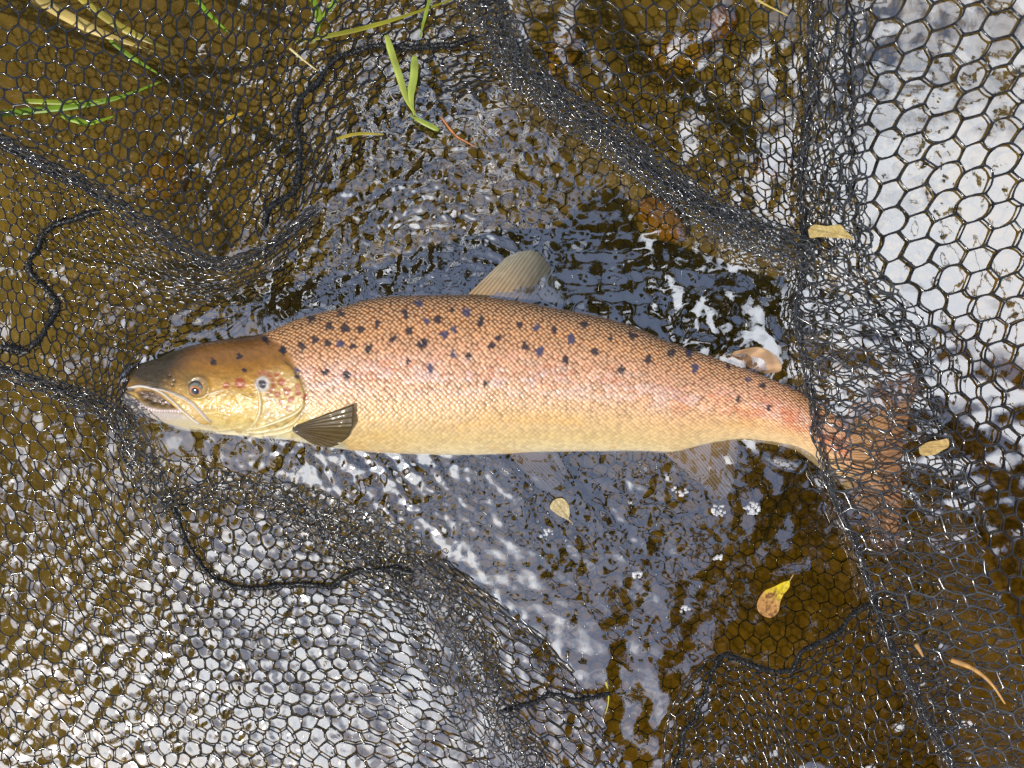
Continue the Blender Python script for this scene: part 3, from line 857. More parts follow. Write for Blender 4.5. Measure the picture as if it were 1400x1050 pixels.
# --- head colouring
hm = 1 - sstep(-6, 8, px - xb)
head = lerp_cols(tv, [(0, (96, 62, 22)), (.12, (128, 82, 26)), (.3, (160, 108, 38)), (.5, (196, 146, 60)), (.68, (214, 172, 74)), (.84, (206, 176, 92)), (.95, (214, 196, 140)), (1, (235, 225, 195))])
nz = fbm(px / 9, py / 7, 51, 4)
nz2 = fbm(px / 3.5, py / 3.0, 52, 3)
head *= (0.56 + 0.60 * nz + 0.28 * nz2)[..., None]
fleck = sstep(.60, .72, fbm(px / 5, py / 4, 57, 3)) * sstep(.45, .6, tv) * sstep(.97, .85, tv) * sstep(280, 300, px)
head = mixc(head, srgb(244, 214, 130), .6 * fleck)
head = mixc(head, srgb(150, 100, 30), .5 * sstep(.58, .70, fbm(px / 8 + 4, py / 6, 58, 3)) * sstep(.4, .6, tv))
snout = sstep(262, 215, px + (py - 500) * 0.55) * sstep(545, 522, py - 0 * px)
head = mixc(head, srgb(44, 40, 18), 0.93 * sstep(276, 232, px + 0.6 * (py - 490)) * sstep(546, 518, py - 0.45 * (px - 200)))
head = mixc(head, srgb(98, 86, 44), 0.6 * np.exp(-(((px - 258) / 16) ** 2 + ((py - 518) / 14) ** 2)))
head = mixc(head, srgb(150, 100, 36), 0.6 * np.exp(-(((px - 310) / 40) ** 2 + ((py - 480) / 14) ** 2)))
cheek = np.exp(-(((px - 315) / 30) ** 2 + ((py - 560) / 22) ** 2))
head = mixc(head, srgb(226, 186, 84), 0.6 * cheek * (0.5 + nz * .7))
oper = sstep(345, 365, px) * sstep(500, 515, py) * sstep(585, 560, py)
head = mixc(head, srgb(196, 164, 96), 0.6 * oper)
# lower jaw, pale grey-white
jaw_top = np.interp(px, [166, 185, 205, 230, 248, 270, 300, 340], [533, 545, 556, 561, 566, 578, 588, 592])
jaw = sstep(-3, 4, py - jaw_top) * sstep(330, 270, px)
head = mixc(head, srgb(196, 184, 178), 0.9 * jaw)
head = mixc(head, srgb(214, 196, 150), 0.8 * jaw * sstep(200, 250, px) * sstep(568, 578, py))
col = col * (1 - hm[..., None]) + head * hm[..., None]

def stroke(c, pts, w, colr, k=1.0, soft=1.0, taper=False):
    d, s = poly_dist(px, py, catmull(pts, 6))
    ww = w * (1 - 0.7 * np.abs(2 * s - 1) ** 2) if taper else w
    m = (1 - sstep(ww - soft, ww + soft, d)) * topside
    return mixc(c, srgb(*colr), k * m), m

# maxilla plate (upper jaw bone): raised strip with pale edges
max_lo = [(176, 531), (190, 528), (205, 530), (222, 537), (236, 548), (250, 561), (262, 571), (272, 578)]
max_hi = [(212, 530), (228, 534), (245, 541), (260, 549), (272, 560), (281, 570), (288, 576)]
plate = in_poly(px, py, max_lo[2:] + [(280, 580)] + max_hi[::-1]) & topside
plate = plate.astype(float)
col = mixc(col, srgb(206, 166, 84), 0.8 * plate)
disp += 0.0011 * plate
col, m = stroke(col, max_lo, 1.9, (232, 220, 206), .95, 1.2, False); disp += 0.0016 * m
col, m = stroke(col, max_hi, 1.7, (238, 224, 214), .95, 1.2, True); disp += 0.0015 * m
# open mouth
mouth = [(183, 534), (194, 532), (207, 534), (221, 541), (233, 551), (244, 559), (236, 560), (220, 559), (203, 556), (190, 547)]
md, _ = poly_dist(px, py, mouth + [mouth[0]])
mi = in_poly(px, py, mouth) & topside
mdep = np.where(mi, sstep(0, 5, md), 0)
disp -= 0.0065 * mdep
col = mixc(col, srgb(92, 76, 70), 0.9 * mdep)
tongue = mdep * sstep(.45, .6, fbm(px / 5, py / 4, 61, 2))
col = mixc(col, srgb(172, 150, 146), 0.7 * tongue); disp += 0.0022 * tongue
# tooth row and lip along the lower jaw
col, m = stroke(col, [(186, 548), (201, 557), (219, 561), (238, 561), (247, 563)], 2.4, (208, 178, 178), .85, 1.2); disp += 0.0012 * m
teeth = m * (np.sin(px * 1.7) > .55)
col = mixc(col, srgb(240, 232, 226), .8 * teeth); disp += 0.0012 * teeth
col, m = stroke(col, [(168, 514), (169, 524), (172, 531), (182, 533)], 2.0, (70, 72, 76), .9, 1.2)
disp -= 0.001 * m
col, m = stroke(col, [(176, 500), (170, 510), (169, 520)], 2.2, (150, 152, 158), .55, 1.6)
# hooked tip of the lower jaw
disp += 0.004 * np.exp(-(((px - 175) / 6) ** 2 + ((py - 543) / 8) ** 2)) * topside
col = mixc(col, srgb(190, 182, 180), 0.7 * np.exp(-(((px - 174) / 7) ** 2 + ((py - 546) / 9) ** 2)) * topside)
# nostril
for (a, b, r) in ((232, 514, 3.0), (238, 521, 2.4), (236, 527, 2.0)):
    g = np.exp(-(((px - a) / r) ** 2 + ((py - b) / r) ** 2)) * topside
    col = mixc(col, srgb(30, 26, 16), .85 * g); disp -= 0.0012 * g
# eye socket
EX, EY, ER = 271, 530, 12.5
re = np.hypot(px - EX, py - EY)
disp += (0.0012 * np.exp(-((re - ER - 2) / 3.0) ** 2)) * topside * hm
col = mixc(col, srgb(120, 104, 70), .6 * np.exp(-((re - ER) / 3) ** 2) * hm * topside)
col, m = stroke(col, [(283, 540), (292, 537), (304, 533)], 1.3, (232, 216, 190), .8, 1.0, True); disp += 0.0007 * m
# gill-cover edges and throat rays
col, m = stroke(col, [(348, 522), (354, 537), (356, 556), (352, 572), (342, 585)], 1.5, (238, 222, 176), .9, 1.0, True); disp += 0.0011 * m
gill = [(382, 488), (398, 502), (410, 520), (417, 540), (415, 557), (403, 572), (385, 583), (360, 590)]
d, s = poly_dist(px, py, catmull(gill, 6))
gm = (1 - sstep(0, 5, d)) * topside
inside = (px < np.interp(py, [g[1] for g in gill[:5]] + [572, 583, 590], [g[0] for g in gill]))
disp += np.where(inside & topside, 0.0013 * sstep(26, 4, d), 0) * sstep(485, 500, py) * (px > 345)
col = mixc(col, srgb(120, 84, 50), 0.55 * np.exp(-((d - 2.5) / 2.2) ** 2) * ~inside * topside * (tv < .8))
for pts in ([(337, 588), (366, 580), (393, 570), (408, 562), (416, 552)], [(338, 591), (372, 588), (398, 580), (410, 569)],
            [(345, 595), (372, 594), (396, 588), (406, 580)], [(240, 584), (275, 590), (310, 593), (340, 594)]):
    col, m = stroke(col, pts, 1.6, (244, 228, 182), .9, 1.0, True); disp += 0.0012 * m
# creases on the cheek
for pts in ([(288, 566), (300, 564), (312, 568)], [(297, 548), (299, 560), (303, 570)], [(330, 540), (345, 545), (352, 542)], [(262, 583), (300, 588), (330, 584)]):
    col, m = stroke(col, pts, 1.0, (240, 216, 138), .6, 1.0, True); disp += 0.0005 * m
# red spots and the ringed spot on the gill cover
wobx, woby = (fbm(px / 6, py / 6, 71) - .5) * 4, (fbm(px / 6, py / 6, 73) - .5) * 4
for (a, b, r) in ((385, 522, 6), (392, 535, 5.5), (379, 539, 4.5), (398, 546, 5), (384, 550, 4), (394, 558, 4), (408, 537, 5), (407, 528, 4), (328, 524, 8), (309, 527, 5), (370, 546, 3), (378, 513, 4), (417, 542, 4)):
    g = 1 - sstep(r - 1.6, r + 1.2, np.hypot(px + wobx - a, py + woby - b))
    col = mixc(col, srgb(172, 76, 44), .85 * g * topside)
rr = np.hypot(px + wobx * .9 - 359, (py + woby * .9 - 525) * .92)
col = mixc(col, srgb(160, 72, 50), .8 * np.exp(-((rr - 14) / 3.2) ** 2) * topside * sstep(350, 366, px + .5 * (525 - py)))
col = mixc(col, srgb(214, 214, 216), .85 * np.exp(-((rr - 7.5) / 2.4) ** 2) * topside)
col = mixc(col, srgb(38, 42, 70), .95 * (1 - sstep(4.2, 6.2, rr)) * topside)
# black spots
spots = [(292, 495, 3.2), (327, 487, 3.8), (334, 506, 3.8), (387, 479, 3), (364, 464, 3.4)]
o3 = [(90, 325), (335, 220), (490, 190), (430, 258), (512, 265), (595, 275), (685, 243), (830, 185), (905, 135), (948, 232), (1003, 220), (1083, 172), (1155, 182), (1228, 240), (1240, 215), (853, 280), (770, 328), (1040, 303), (1092, 275), (935, 335), (915, 355), (185, 385), (280, 362), (355, 330), (422, 345), (485, 350), (553, 365), (637, 378), (258, 495), (262, 525), (410, 505), (522, 520), (850, 445), (1088, 408), (1168, 415), (965, 475), (1330, 315), (1290, 360), (1262, 560)]
o4 = [(430, 483), (520, 500), (612, 510), (705, 560), (455, 597), (535, 625), (675, 668), (825, 622), (912, 553), (968, 722), (1110, 665), (1235, 632), (1330, 628), (1360, 712), (1030, 540), (775, 485)]
o5 = [(318, 200), (580, 450), (740, 495), (712, 375), (625, 345), (525, 275)]
spots += [(340 + a / 3.889, 380 + b / 3.889, 4.4) for a, b in o3] + [(600 + a / 3.889, 320 + b / 3.889, 4.6) for a, b in o4] + [(860 + a / 3.889, 430 + b / 3.889, 3.8) for a, b in o5]
sg = np.random.default_rng(5)
for (a, b, r) in spots:
    r = r * sg.uniform(.9, 1.4); an = sg.uniform(0, 6.28)
    sel = (np.abs(px - a) < 14) & (np.abs(py - b) < 14)
    dx, dy = .5 * (px[sel] + pcx[sel]) - a, .5 * (py[sel] + pcy[sel]) - b
    ang = np.arctan2(dy, dx)
    rad = r * (1 + 0.16 * np.cos(ang * 3 + an) + 0.12 * np.cos(ang * 2 + 2 * an) + 1.1 * (fbm(px[sel] / 3.6, py[sel] / 3.6, 81, 2) - .5))
    g = (1 - sstep(rad - 1.6, rad + 1.3, np.hypot(dx * 1.1, dy * .95))) * topside[sel]
    c0 = col[sel]
    tone = srgb(24, 24, 38) if sg.random() < .75 else srgb(58, 60, 92)
    col[sel] = c0 * (1 - .92 * g[:, None]) + tone * .92 * g[:, None]
# fine skin grain
disp += topside * hm * (0.0003 * (fbm(px / 3.2, py / 3.2, 91, 3) - .5) * 2 + 0.0005 * (fbm(px / 11, py / 9, 92, 3) - .5) * 2)
belly_dark = np.where(topside, 0, 1.0)
col = mixc(col, srgb(210, 190, 160), 0.8 * belly_dark)
col = np.clip(col * (0.66 + .10 * sstep(.3, .05, tv) - 0.17 * sstep(.5, .95, tv) * sstep(400, 470, px) - .10 * hm)[..., None], 0.002, 0.85)  # colour lifted to offset shade on the back, toned down on the overexposed belly
# push points along the surface normal
dvx = np.gradient(base, axis=0); dvy = np.gradient(base, axis=1)
nrm = np.cross(dvx, dvy); nrm /= (np.linalg.norm(nrm, axis=-1, keepdims=True) + 1e-12)
nrm *= np.where((nrm[..., 2:3] * np.where(sn[..., None] >= 0, 1, -1)) < 0, -1, 1)
fishv = base + nrm * disp[..., None]
n_s, n_t = Xp.shape
fv = fishv.reshape(-1, 3); fc = col.reshape(-1, 3)
ff = [grid_faces(n_s, n_t, True)]
capv = np.array([fishv[0].mean(0), fishv[-1].mean(0)]); nv0 = len(fv)
j = np.arange(n_t)
ff.append(np.stack([np.full(n_t, nv0), (j + 1) % n_t, j], -1))
ff.append(np.stack([np.full(n_t, nv0 + 1), (n_s - 1) * n_t + j, (n_s - 1) * n_t + (j + 1) % n_t], -1))
fish = empty('salmon', (0, 0, ZC - 0.045))
tag(fish, 'spotted bronze and pink salmon lying on its side in the net', 'fish')
fb = np_mesh('body', np.vstack([fv, capv]), ff, M_SKIN, fish, colors=np.vstack([fc, fc[:1], fc[-1:]]))

def body_z(ax, ay):
    """height of the fish's upper skin at a photo pixel"""
    d2 = (px - ax) ** 2 + (py - ay) ** 2
    d2 = np.where(topside, d2, 1e9)
    k = np.unravel_index(np.argmin(d2), d2.shape)
    return float(fishv[k][2])

# eye
ez = body_z(EX, EY)
m1, m2 = 40, 60
pa = np.linspace(0, math.pi, m1); pb = np.linspace(0, 2 * math.pi, m2, endpoint=False)
A_, B_ = np.meshgrid(pa, pb, indexing='ij')
er = ER * K
ev = np.stack([np.sin(A_) * np.cos(B_), np.sin(A_) * np.sin(B_), np.cos(A_)], -1)
look = np.array([-0.08, -0.42, 0.9]); look /= np.linalg.norm(look)
ca = np.degrees(np.arccos(np.clip(ev @ look, -1, 1)))
ec = np.zeros(ev.shape) + srgb(60, 54, 44)
ec = mixc(ec, srgb(112, 104, 92), sstep(60, 44, ca)); ec = mixc(ec, srgb(176, 108, 52), sstep(36, 31, ca)); ec = mixc(ec, srgb(12, 12, 16), sstep(27, 23, ca))
ctr = P(EX, EY, ez - er * 0.60)
evw = ctr + ev * er * np.array([1.05, 1, 0.92])
np_mesh('eye', evw.reshape(-1, 3), grid_faces(m1, m2, True), M_EYE, fish, colors=ec.reshape(-1, 3))

# fins
def fin(name, base_pts, tip_pts, zb, zt, rays, base_col, tip_col, a0, a1, dark=None, curl=0.0, seed=0, rib_h=.17):
    nb, nr = rays * 8 + 1, 40
    bcur, tcur = catmull(base_pts, 20), catmull(tip_pts, 20)
    def rs(c):
        s = np.concatenate([[0], np.cumsum(np.hypot(*np.diff(c, axis=0).T))]); q = np.linspace(0, s[-1], nb)
        return np.stack([np.interp(q, s, c[:, k]) for k in (0, 1)], -1)
    b, t = rs(bcur), rs(tcur)
    f = np.linspace(0, 1, nr)[None, :, None]
    g = np.random.default_rng(seed)
    q = np.linspace(0, 1, nb)[:, None]
    frag = 1 - 0.05 * fbm(q * rays * 1.3, q * 0, seed + 7, 2)
    xy = b[:, None] + (t - b)[:, None] * f * frag[..., None]
    fz = f[..., 0]
    zbv = np.interp(q, np.linspace(0, 1, len(zb)), zb); ztv = np.interp(q, np.linspace(0, 1, len(zt)), zt)
    z = zbv + (ztv - zbv) * fz + curl * np.sin(fz * math.pi)
    ph = np.sin(q * rays * 2 * math.pi)
    split = 0.5 * sstep(.45, .9, fz) * np.sin(q * rays * 4 * math.pi)
    z = z + (ph + split) * rib_h * (0.4 + 0.6 * fz) + (fbm(q * 5 + fz * 2, fz * 4 + q, seed, 2) - .5) * 2.2 * fz
    w = P(xy[..., 0], xy[..., 1], z * 0.001)
    rib = sstep(-.1, .8, ph + split)
    cc = srgb(*base_col) * (1 - fz[..., None]) + srgb(*tip_col) * fz[..., None]
    cc = 0.72 * cc * (0.84 + 0.24 * rib)[..., None] * (0.85 + .3 * fbm(q * 20 + 0 * fz, fz * 9 + 0 * q, seed + 3, 2))[..., None]
    al = (a0 + (a1 - a0) * fz) * (0.72 + 0.28 * rib)
    if dark is not None:
        dm = dark(q + 0 * fz, fz); cc = mixc(cc, srgb(46, 46, 40), dm); al = np.clip(al + .25 * dm, 0, 1)
    c4 = np.concatenate([cc, np.clip(al, 0, 1)[..., None]], -1).reshape(-1, 4)
    o = np_mesh(name, w.reshape(-1, 3), grid_faces(nb, nr), M_FIN, fish, colors=c4)
    md = o.modifiers.new('thickness', 'SOLIDIFY'); md.thickness = 0.0006; md.offset = 0
    return o
fin('dorsal_fin', [(634, 408), (680, 416), (730, 426), (768, 434)], [(694, 350), (714, 342), (736, 341), (750, 358), (762, 380), (774, 408)],
    [0, -3, -9], [4, 5, 3, -2, -7], 22, (196, 160, 116), (176, 172, 150), .9, .6, dark=lambda q, f: .8 * sstep(.30, .75, q + .25 * f) * sstep(.05, .5, f + .3 * q), seed=1, rib_h=.12)
zp = body_z(404, 585) * 1000
fin('pectoral_fin', [(401, 583), (400, 588), (403, 592)], [(486, 553), (484, 578), (476, 600), (456, 611), (432, 609), (412, 597)],
    [zp + 1, zp + .5, zp], [body_z(484, 555) * 1000 + 5, body_z(480, 580) * 1000 + 8, 10, 6, 2], 14, (74, 56, 26), (112, 90, 44), 1, .97, dark=lambda q, f: .75 * sstep(.16, .0, f) + .35 * sstep(.8, 1, f), curl=3, seed=2)
fin('adipose_fin', [(994, 492), (1008, 500), (1026, 505)], [(1004, 480), (1040, 474), (1066, 490), (1070, 507), (1048, 510)],
    [-6, -5, -6], [3, 4, 3, 1], 3, (176, 126, 84), (206, 166, 124), 1, .95, seed=3)
fin('anal_fin', [(906, 617), (950, 611), (1004, 600)], [(962, 666), (976, 678), (990, 684), (1002, 668), (1007, 640), (1010, 606)],
    [-10, -10, -10], [-4, -5, -7, -12, -12], 24, (220, 184, 138), (170, 148, 122), .95, .62, seed=4)
fin('pelvic_fin', [(694, 618), (720, 618), (748, 617)], [(736, 668), (752, 674), (768, 668), (774, 650), (772, 632), (766, 620)],
    [-14, -14, -14], [-15, -18, -20, -20, -18], 16, (178, 148, 112), (140, 124, 104), .8, .5, seed=5)
fin('caudal_fin', [(1150, 566), (1160, 610), (1166, 680)], [(1206, 522), (1240, 508), (1262, 514), (1246, 565), (1234, 625), (1234, 690), (1232, 748), (1218, 764), (1196, 752)],
    [-4, 3, -4], [-1, 0, 1, 1, 0, -2], 44, (226, 176, 124), (180, 130, 92), .95, .7, seed=6, rib_h=.12)

# ------------------------------------------------------------------ leaves, grass, straw and foam
def leaf(name, label, cat, outline, z, cols, stem=None, curl=2.0, seed=0, group=None):
    """outline: pixel polygon tip..base; cols: function(px,py,noise)->rgb"""
    root = empty(name, P(*np.mean(outline, 0), z * .001))
    tag(root, label, cat, group)
    o = catmull(list(outline) + [outline[0]], 8)[:-1]
    c = o.mean(0); n = len(o); nr = 22
    f = np.linspace(0, 1, nr)[:, None, None]
    xy = c + (o - c)[None] * f
    x, y = xy[..., 0], xy[..., 1]
    R = np.hypot(*(o - c).T).max()
    zz = z + curl * ((np.hypot(x - c[0], y - c[1]) / R) ** 2) + (fbm(x / 5, y / 5, seed, 3) - .5) * 1.6
    w = P(x, y, zz * .001).reshape(-1, 3)
    nzv = fbm(x / 4, y / 4, seed + 5, 4)
    col_ = 0.62 * (0.7 + .6 * fbm(x / 2.2, y / 2.2, seed + 9, 3))[..., None].reshape(-1, 1) * cols(x, y, nzv).reshape(-1, 3)
    ax = o[0] - o[n // 2]; ax = ax / np.linalg.norm(ax)
    along = (x - c[0]) * ax[0] + (y - c[1]) * ax[1]; acr = (x - c[0]) * -ax[1] + (y - c[1]) * ax[0]
    vein = np.exp(-(acr / .8) ** 2) + .5 * np.exp(-(((along - np.abs(acr) * .8) % 5.5 - 2.7) / .6) ** 2)
    col_ = col_ * (1 - .35 * np.clip(vein, 0, 1)).reshape(-1, 1)
    b = np_mesh('blade', w, grid_faces(nr, n, True), M_LEAF, root, colors=col_)
    md = b.modifiers.new('thickness', 'SOLIDIFY'); md.thickness = 0.0004
    if stem:
        straw('stalk', stem, .9, (206, 172, 110), None, parent=root, seed=seed)
    return root

def straw(name, pts, r_px, rgb, label, cat='straw', parent=None, seed=0, group=None, taper=True):
    c = catmull(pts, 8); c = P(c[:, 0], c[:, 1], c[:, 2] * .001)
    n = len(c); d = np.gradient(c, axis=0); d /= np.linalg.norm(d, axis=1)[:, None]
    s = np.cross(d, [0, 0, 1.0]); s /= np.linalg.norm(s, axis=1)[:, None]; u = np.cross(s, d)
    m = 7; ang = np.arange(m) * 2 * math.pi / m
    q = np.linspace(0, 1, n)
    r = r_px * K * (1 - .6 * q if taper else 1 + 0 * q) * (0.85 + .3 * vnoise(q * 9, q * 0, seed))
    v = c[:, None] + r[:, None, None] * (np.cos(ang)[None, :, None] * s[:, None] + np.sin(ang)[None, :, None] * u[:, None])
    cc = 0.7 * np.tile(srgb(*rgb), (n * m, 1)) * (0.75 + .5 * np.repeat(vnoise(q * 12, q * 0 + 3, seed + 2), m))[:, None]
    o = np_mesh(name, v.reshape(-1, 3), [grid_faces(n, m, True), np.arange(m)[None, ::-1], ((n - 1) * m + np.arange(m))[None]], M_LEAF, parent, colors=cc)
    if label: tag(o, label, cat, group)
    return o

def yellow_cols(x, y, n):
    t = sstep(800, 826, y - 0.5 * (x - 1058) + (n - .5) * 18)
    c = srgb(236, 206, 24) * (1 - t[..., None]) + srgb(208, 152, 84) * t[..., None]
    br = sstep(.56, .66, n) * sstep(796, 812, y)
    return mixc(c, srgb(120, 66, 22), .8 * br)
leaf('fallen_leaf', 'bright yellow leaf with a browned tip floating on brown water', 'leaf',
     [(1080, 793), (1070, 796), (1058, 802), (1045, 808), (1036, 822), (1036, 834), (1044, 842), (1055, 844), (1064, 836), (1067, 822), (1072, 812), (1079, 803)],
     2.2, yellow_cols, [(1079, 795, 3.4), (1082, 790, 4), (1085, 785, 5)], 1.5, 11)
tan = lambda a, b: (lambda x, y, n: srgb(*a) * (1 - n[..., None]) + srgb(*b) * n[..., None])
leaf('fallen_leaf', 'pale cream leaf afloat below the salmon\'s belly', 'leaf',
     [(777, 711), (770, 708), (760, 702), (752, 694), (757, 684), (768, 681), (776, 688), (779, 700)], 2.2, tan((196, 172, 116), (228, 208, 160)), [(777, 710, 2.6), (780, 713, 2.6), (783, 716, 2.4)], 1.2, 12)
leaf('fallen_leaf', 'dry straw-yellow leaf caught on the dense net fold', 'leaf',
     [(1105, 314), (1113, 307), (1130, 309), (1148, 307), (1157, 316), (1168, 327), (1155, 326), (1140, 325), (1120, 324), (1108, 325)], 29, tan((190, 158, 80), (238, 214, 150)), None, 2, 13)
leaf('fallen_leaf', 'torn buff leaf scrap tangled in the net over the tail', 'leaf',
     [(1256, 612), (1270, 604), (1284, 602), (1296, 600), (1297, 610), (1288, 616), (1277, 622), (1260, 622)], 25, tan((196, 156, 90), (232, 200, 130)), None, 2, 14)
straw('straw_stem', [(1300, 902, 27), (1322, 910, 28), (1342, 922, 28), (1358, 938, 28), (1374, 962, 27)], 3.6, (206, 156, 92), 'bent tan straw stem caught in the net mesh')
straw('straw_stem', [(1252, 880, 25), (1258, 890, 25), (1262, 898, 25)], 3.2, (190, 146, 92), 'short tan straw stub at the edge of the dense net fold')
straw('pine_needle', [(829, 932, 2), (832, 950, 2.5), (831, 964, 2.4), (827, 977, 2)], 1.3, (206, 200, 70), 'thin yellow-green needle floating beside the lower net fold', 'needle')
straw('twig', [(603, 160, 4), (622, 184, 4), (636, 193, 4), (650, 201, 3)], 1.6, (206, 130, 76), 'slender reddish twig floating above the salmon\'s back', 'twig')
straw('straw_stem', [(396, 66, 16), (415, 82, 15), (434, 97, 13)], 1.8, (224, 206, 150), 'pale dry stem lying beside the curved net seam')
straw('straw_stem', [(1036, 0, 30), (1050, 8, 30), (1078, 22, 30)], 1.8, (206, 180, 90), 'dry yellow stem on the net above the amber stones')

M_GRASS = attr_mat('river_grass', rough=0.4, spec=0.4, transl=0.3)
def blade(pts, w_px, rgb, label, seed):
    c = catmull(pts, 10); n = len(c)
    w3 = P(c[:, 0], c[:, 1], (c[:, 2] * .5 + 8) * .001)
    d = np.gradient(w3, axis=0); d /= np.linalg.norm(d, axis=1)[:, None]
    s = np.cross(d, [0, 0, 1.0]); s /= np.linalg.norm(s, axis=1)[:, None]
    q = np.linspace(0, 1, n)
    wd = w_px * K * 0.65 * np.minimum(1, (1.02 - q) * 2.2) * np.minimum(1, 0.5 + q * 4)
    v = np.stack([w3 - s * wd[:, None] + [0, 0, .0008], w3 + [0, 0, 0], w3 + s * wd[:, None] + [0, 0, .0008]], 1)
    cc = 0.75 * np.tile(srgb(*rgb) * [1.12, .92, 1.3], (n, 3, 1)) * (0.8 + .4 * vnoise(q * 7, q * 0, seed))[:, None, None] * np.array([1, .8, 1.05])[None, :, None]
    o = np_mesh('grass_blade', v.reshape(-1, 3), grid_faces(n, 3), M_GRASS, None, colors=cc.reshape(-1, 3))
    md = o.modifiers.new('thickness', 'SOLIDIFY'); md.thickness = 0.0005
    return tag(o, label, 'grass', 'grass blades trailing in the water')
G1, G2 = (196, 190, 84), (120, 168, 30)
blades = [
    ([(25, -20, -6), (70, 10, -7), (110, 32, -9), (150, 50, -12), (215, 72, -18)], 11, (206, 198, 96), 'broad straw-green grass blade under the upper net panel'),
    ([(100, -10, -8), (150, 28, -10), (190, 50, -14), (240, 72, -20)], 8, (176, 176, 60), 'yellowish grass blade beside the broad straw-green one'),
    ([(-20, 158, -4), (40, 152, -4), (95, 146, -5), (160, 134, -6), (220, 112, -10)], 7, G2, 'long green grass blade crossing under large net cells'),
    ([(30, 138, -3), (80, 140, -4), (140, 139, -5)], 5, (150, 180, 40), 'short green grass blade just above the long green one'),
    ([(84, 158, -3), (105, 165, -3), (125, 168, -4), (160, 158, -6)], 5.5, (140, 190, 30), 'bright green kinked grass blade beneath the long green one'),
    ([(150, 55, -5), (180, 78, -6), (215, 100, -8)], 4, (130, 176, 40), 'thin green grass blade between straw-green and long blades'),
    ([(262, -10, -4), (285, 18, -4), (312, 44, -6)], 3.5, (130, 190, 40), 'thin bright green grass blade near the top of the left net'),
    ([(424, -10, 2), (432, 10, 2), (436, 30, 1), (428, 60, 0)], 7, (140, 186, 40), 'bright green forked-looking grass blade by the curved net seam'),
    ([(465, -8, 2), (452, 10, 2), (440, 24, 1)], 5, (136, 186, 40), 'green grass blade meeting the one by the curved seam'),
    ([(400, 58, -1), (460, 47, 2), (500, 38, 3), (560, 20, 3), (640, -8, 3)], 4.5, (150, 160, 34), 'long olive grass stem slanting above the net seam'),
    ([(590, -10, 12), (582, 20, 8), (574, 52, 4)], 3, (140, 180, 50), 'fine green grass blade crossing the olive stem'),
    ([(528, 48, 10), (538, 80, 8), (548, 110, 4), (556, 136, 2), (570, 160, 1)], 7, (168, 196, 72), 'pale green grass blade ending in the open water'),
    ([(567, 76, 9), (566, 104, 6), (562, 130, 3), (566, 158, 1)], 8, (160, 190, 70), 'stubby pale green grass blade beside the slender twig'),
    ([(600, 178, 2), (580, 168, 2), (560, 158, 2)], 5, (150, 180, 60), 'green grass shred floating at the root of the pale blades'),
    ([(460, 190, -3), (490, 183, -2), (525, 184, -2)], 3, (170, 168, 50), 'yellowish grass shred sunk below the curved seam'),
    ([(300, 168, 4), (322, 158, 4), (345, 152, 4)], 3, (190, 170, 40), 'mustard grass shred on the small net cells'),
]
for k, (pts, wpx, rgb, lb) in enumerate(blades):
    blade(pts, wpx, rgb, lb, 600 + k)

def foam_material():
    m, n, l = new_mat('foam_bubbles')
    out = n.new('ShaderNodeOutputMaterial'); tr = n.new('ShaderNodeBsdfTransparent'); gl = n.new('ShaderNodeBsdfPrincipled')
    gl.inputs['Base Color'].default_value = (0.8, 0.8, 0.82, 1); gl.inputs['Roughness'].default_value = 0.08
    lw = n.new('ShaderNodeLayerWeight'); lw.inputs['Blend'].default_value = 0.45
    mr = n.new('ShaderNodeMapRange'); mr.inputs[3].default_value = 0.25; mr.inputs[4].default_value = 0.95
    mx = n.new('ShaderNodeMixShader')
    l.new(lw.outputs['Facing'], mr.inputs[0]); l.new(mr.outputs[0], mx.inputs[0]); l.new(tr.outputs[0], mx.inputs[1]); l.new(gl.outputs[0], mx.inputs[2])
    l.new(mx.outputs[0], out.inputs['Surface'])
    return m
M_FOAM = foam_material()
ua, ub = np.meshgrid(np.linspace(0, math.pi / 2, 6), np.linspace(0, 2 * math.pi, 12, endpoint=False), indexing='ij')
dome_v = np.stack([np.sin(ua) * np.cos(ub), np.sin(ua) * np.sin(ub), np.cos(ua)], -1).reshape(-1, 3)
def foam(cx, cy, rad, n, label, seed):
    g = np.random.default_rng(seed); vs, fs = [], []
    for k in range(n):
        a, rr = g.uniform(0, 6.28), rad * math.sqrt(g.random())
        r = g.uniform(1.0, 2.6)
        vs.append(P(cx + rr * 1.3 * math.cos(a), cy + rr * math.sin(a), 0.0004) + dome_v * r * K)
        fs.append(grid_faces(6, 12, True) + k * 72)
    o = np_mesh('foam_patch', np.vstack(vs), np.vstack(fs), M_FOAM)
    tag(o, label, 'foam', 'foam bubbles on the water')
foam(1028, 695, 9, 26, 'largest foam bubble patch, to the right of the anal fin', 1)
foam(984, 697, 8, 20, 'foam bubble patch just below the tip of the anal fin', 2)
foam(982, 762, 6, 12, 'small foam bubble cluster between anal fin and yellow leaf', 3)
foam(872, 785, 5, 12, 'small foam bubble cluster to the left of the yellow leaf', 4)
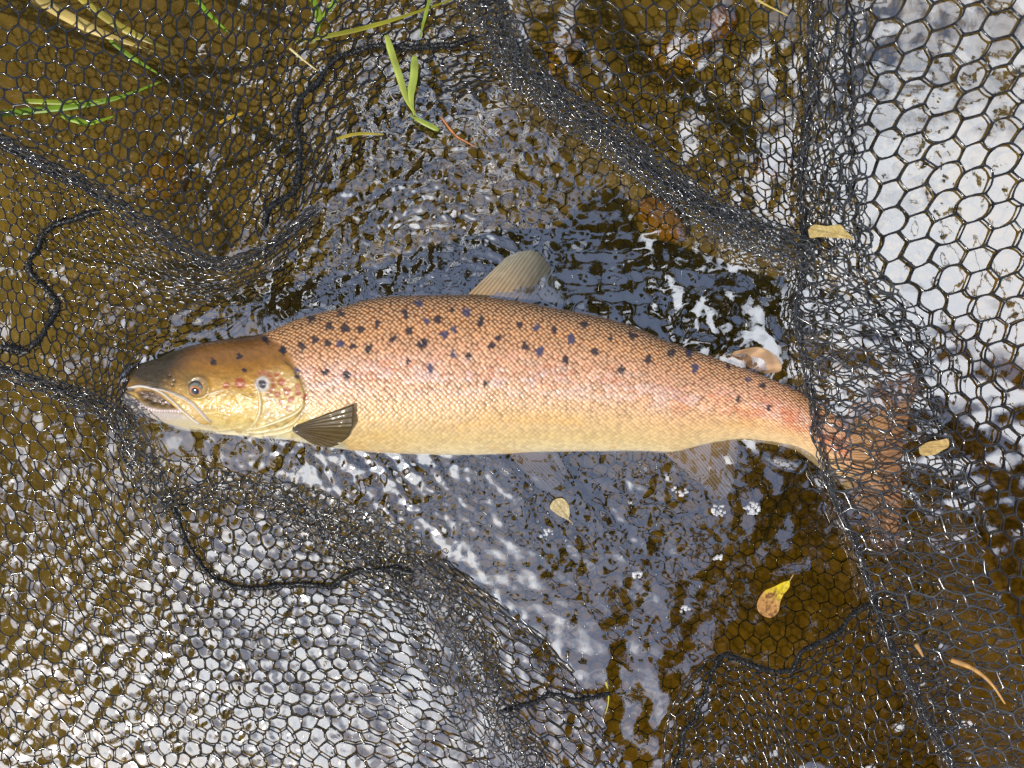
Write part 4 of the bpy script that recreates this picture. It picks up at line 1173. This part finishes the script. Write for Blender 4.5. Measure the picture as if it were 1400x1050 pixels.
foam(748, 730, 7, 14, 'foam bubble cluster under the pale cream leaf', 5)
foam(936, 832, 5, 10, 'tiny foam bubble cluster level with the yellow leaf', 6)
foam(930, 672, 8, 14, 'foam bubble patch tucked between belly and anal fin', 7)

# ------------------------------------------------------------------ stones on the bed
def stone(pxx, pyy, a, b, rot, rgb, label, seed):
    m1, m2 = 14, 24
    A_, B_ = np.meshgrid(np.linspace(0, math.pi, m1), np.linspace(0, 2 * math.pi, m2, endpoint=False), indexing='ij')
    d = np.stack([np.sin(A_) * np.cos(B_), np.sin(A_) * np.sin(B_), np.cos(A_)], -1)
    r = 1 + 0.5 * (fbm(d[..., 0] * 1.6 + seed, d[..., 1] * 1.6 + d[..., 2], seed, 3) - .5)
    v = d * r[..., None] * np.array([a * K, b * K, min(a, b) * K * .45])
    c, s = math.cos(rot), math.sin(rot)
    v = np.stack([v[..., 0] * c - v[..., 1] * s, v[..., 0] * s + v[..., 1] * c, v[..., 2]], -1)
    v = v + P(pxx, pyy, -0.165)
    cc = np.tile(srgb(*rgb) * [.6, .66, .6], (m1 * m2, 1)) * (0.7 + .6 * fbm(d[..., 0] * 6, d[..., 1] * 6, seed + 2, 3)).reshape(-1, 1)
    o = np_mesh('river_stone', v.reshape(-1, 3), grid_faces(m1, m2, True), M_STONE, colors=cc)
    tag(o, label, 'stone', 'stones on the river bed')
M_STONE = attr_mat('river_stone', rough=0.8, spec=0.3)
stone(925, 75, 52, 40, .4, (226, 176, 92), 'amber stone on the bed under the upper net, largest of its kind', 1)
stone(985, 35, 30, 24, 1.2, (190, 130, 66), 'reddish stone beside the largest amber stone', 2)
stone(770, 70, 40, 22, .9, (208, 160, 90), 'tan stone on the bed beside the thick gathered fold', 3)
stone(905, 300, 46, 26, 2.5, (208, 150, 70), 'orange-brown stone on the bed under the thick gathered fold', 4)
stone(1060, 225, 34, 22, .2, (196, 138, 70), 'brown stone where the water turns bright under the net', 5)
stone(225, 240, 44, 34, .7, (196, 152, 92), 'tan stone on the bed beneath the grass-side net', 6)
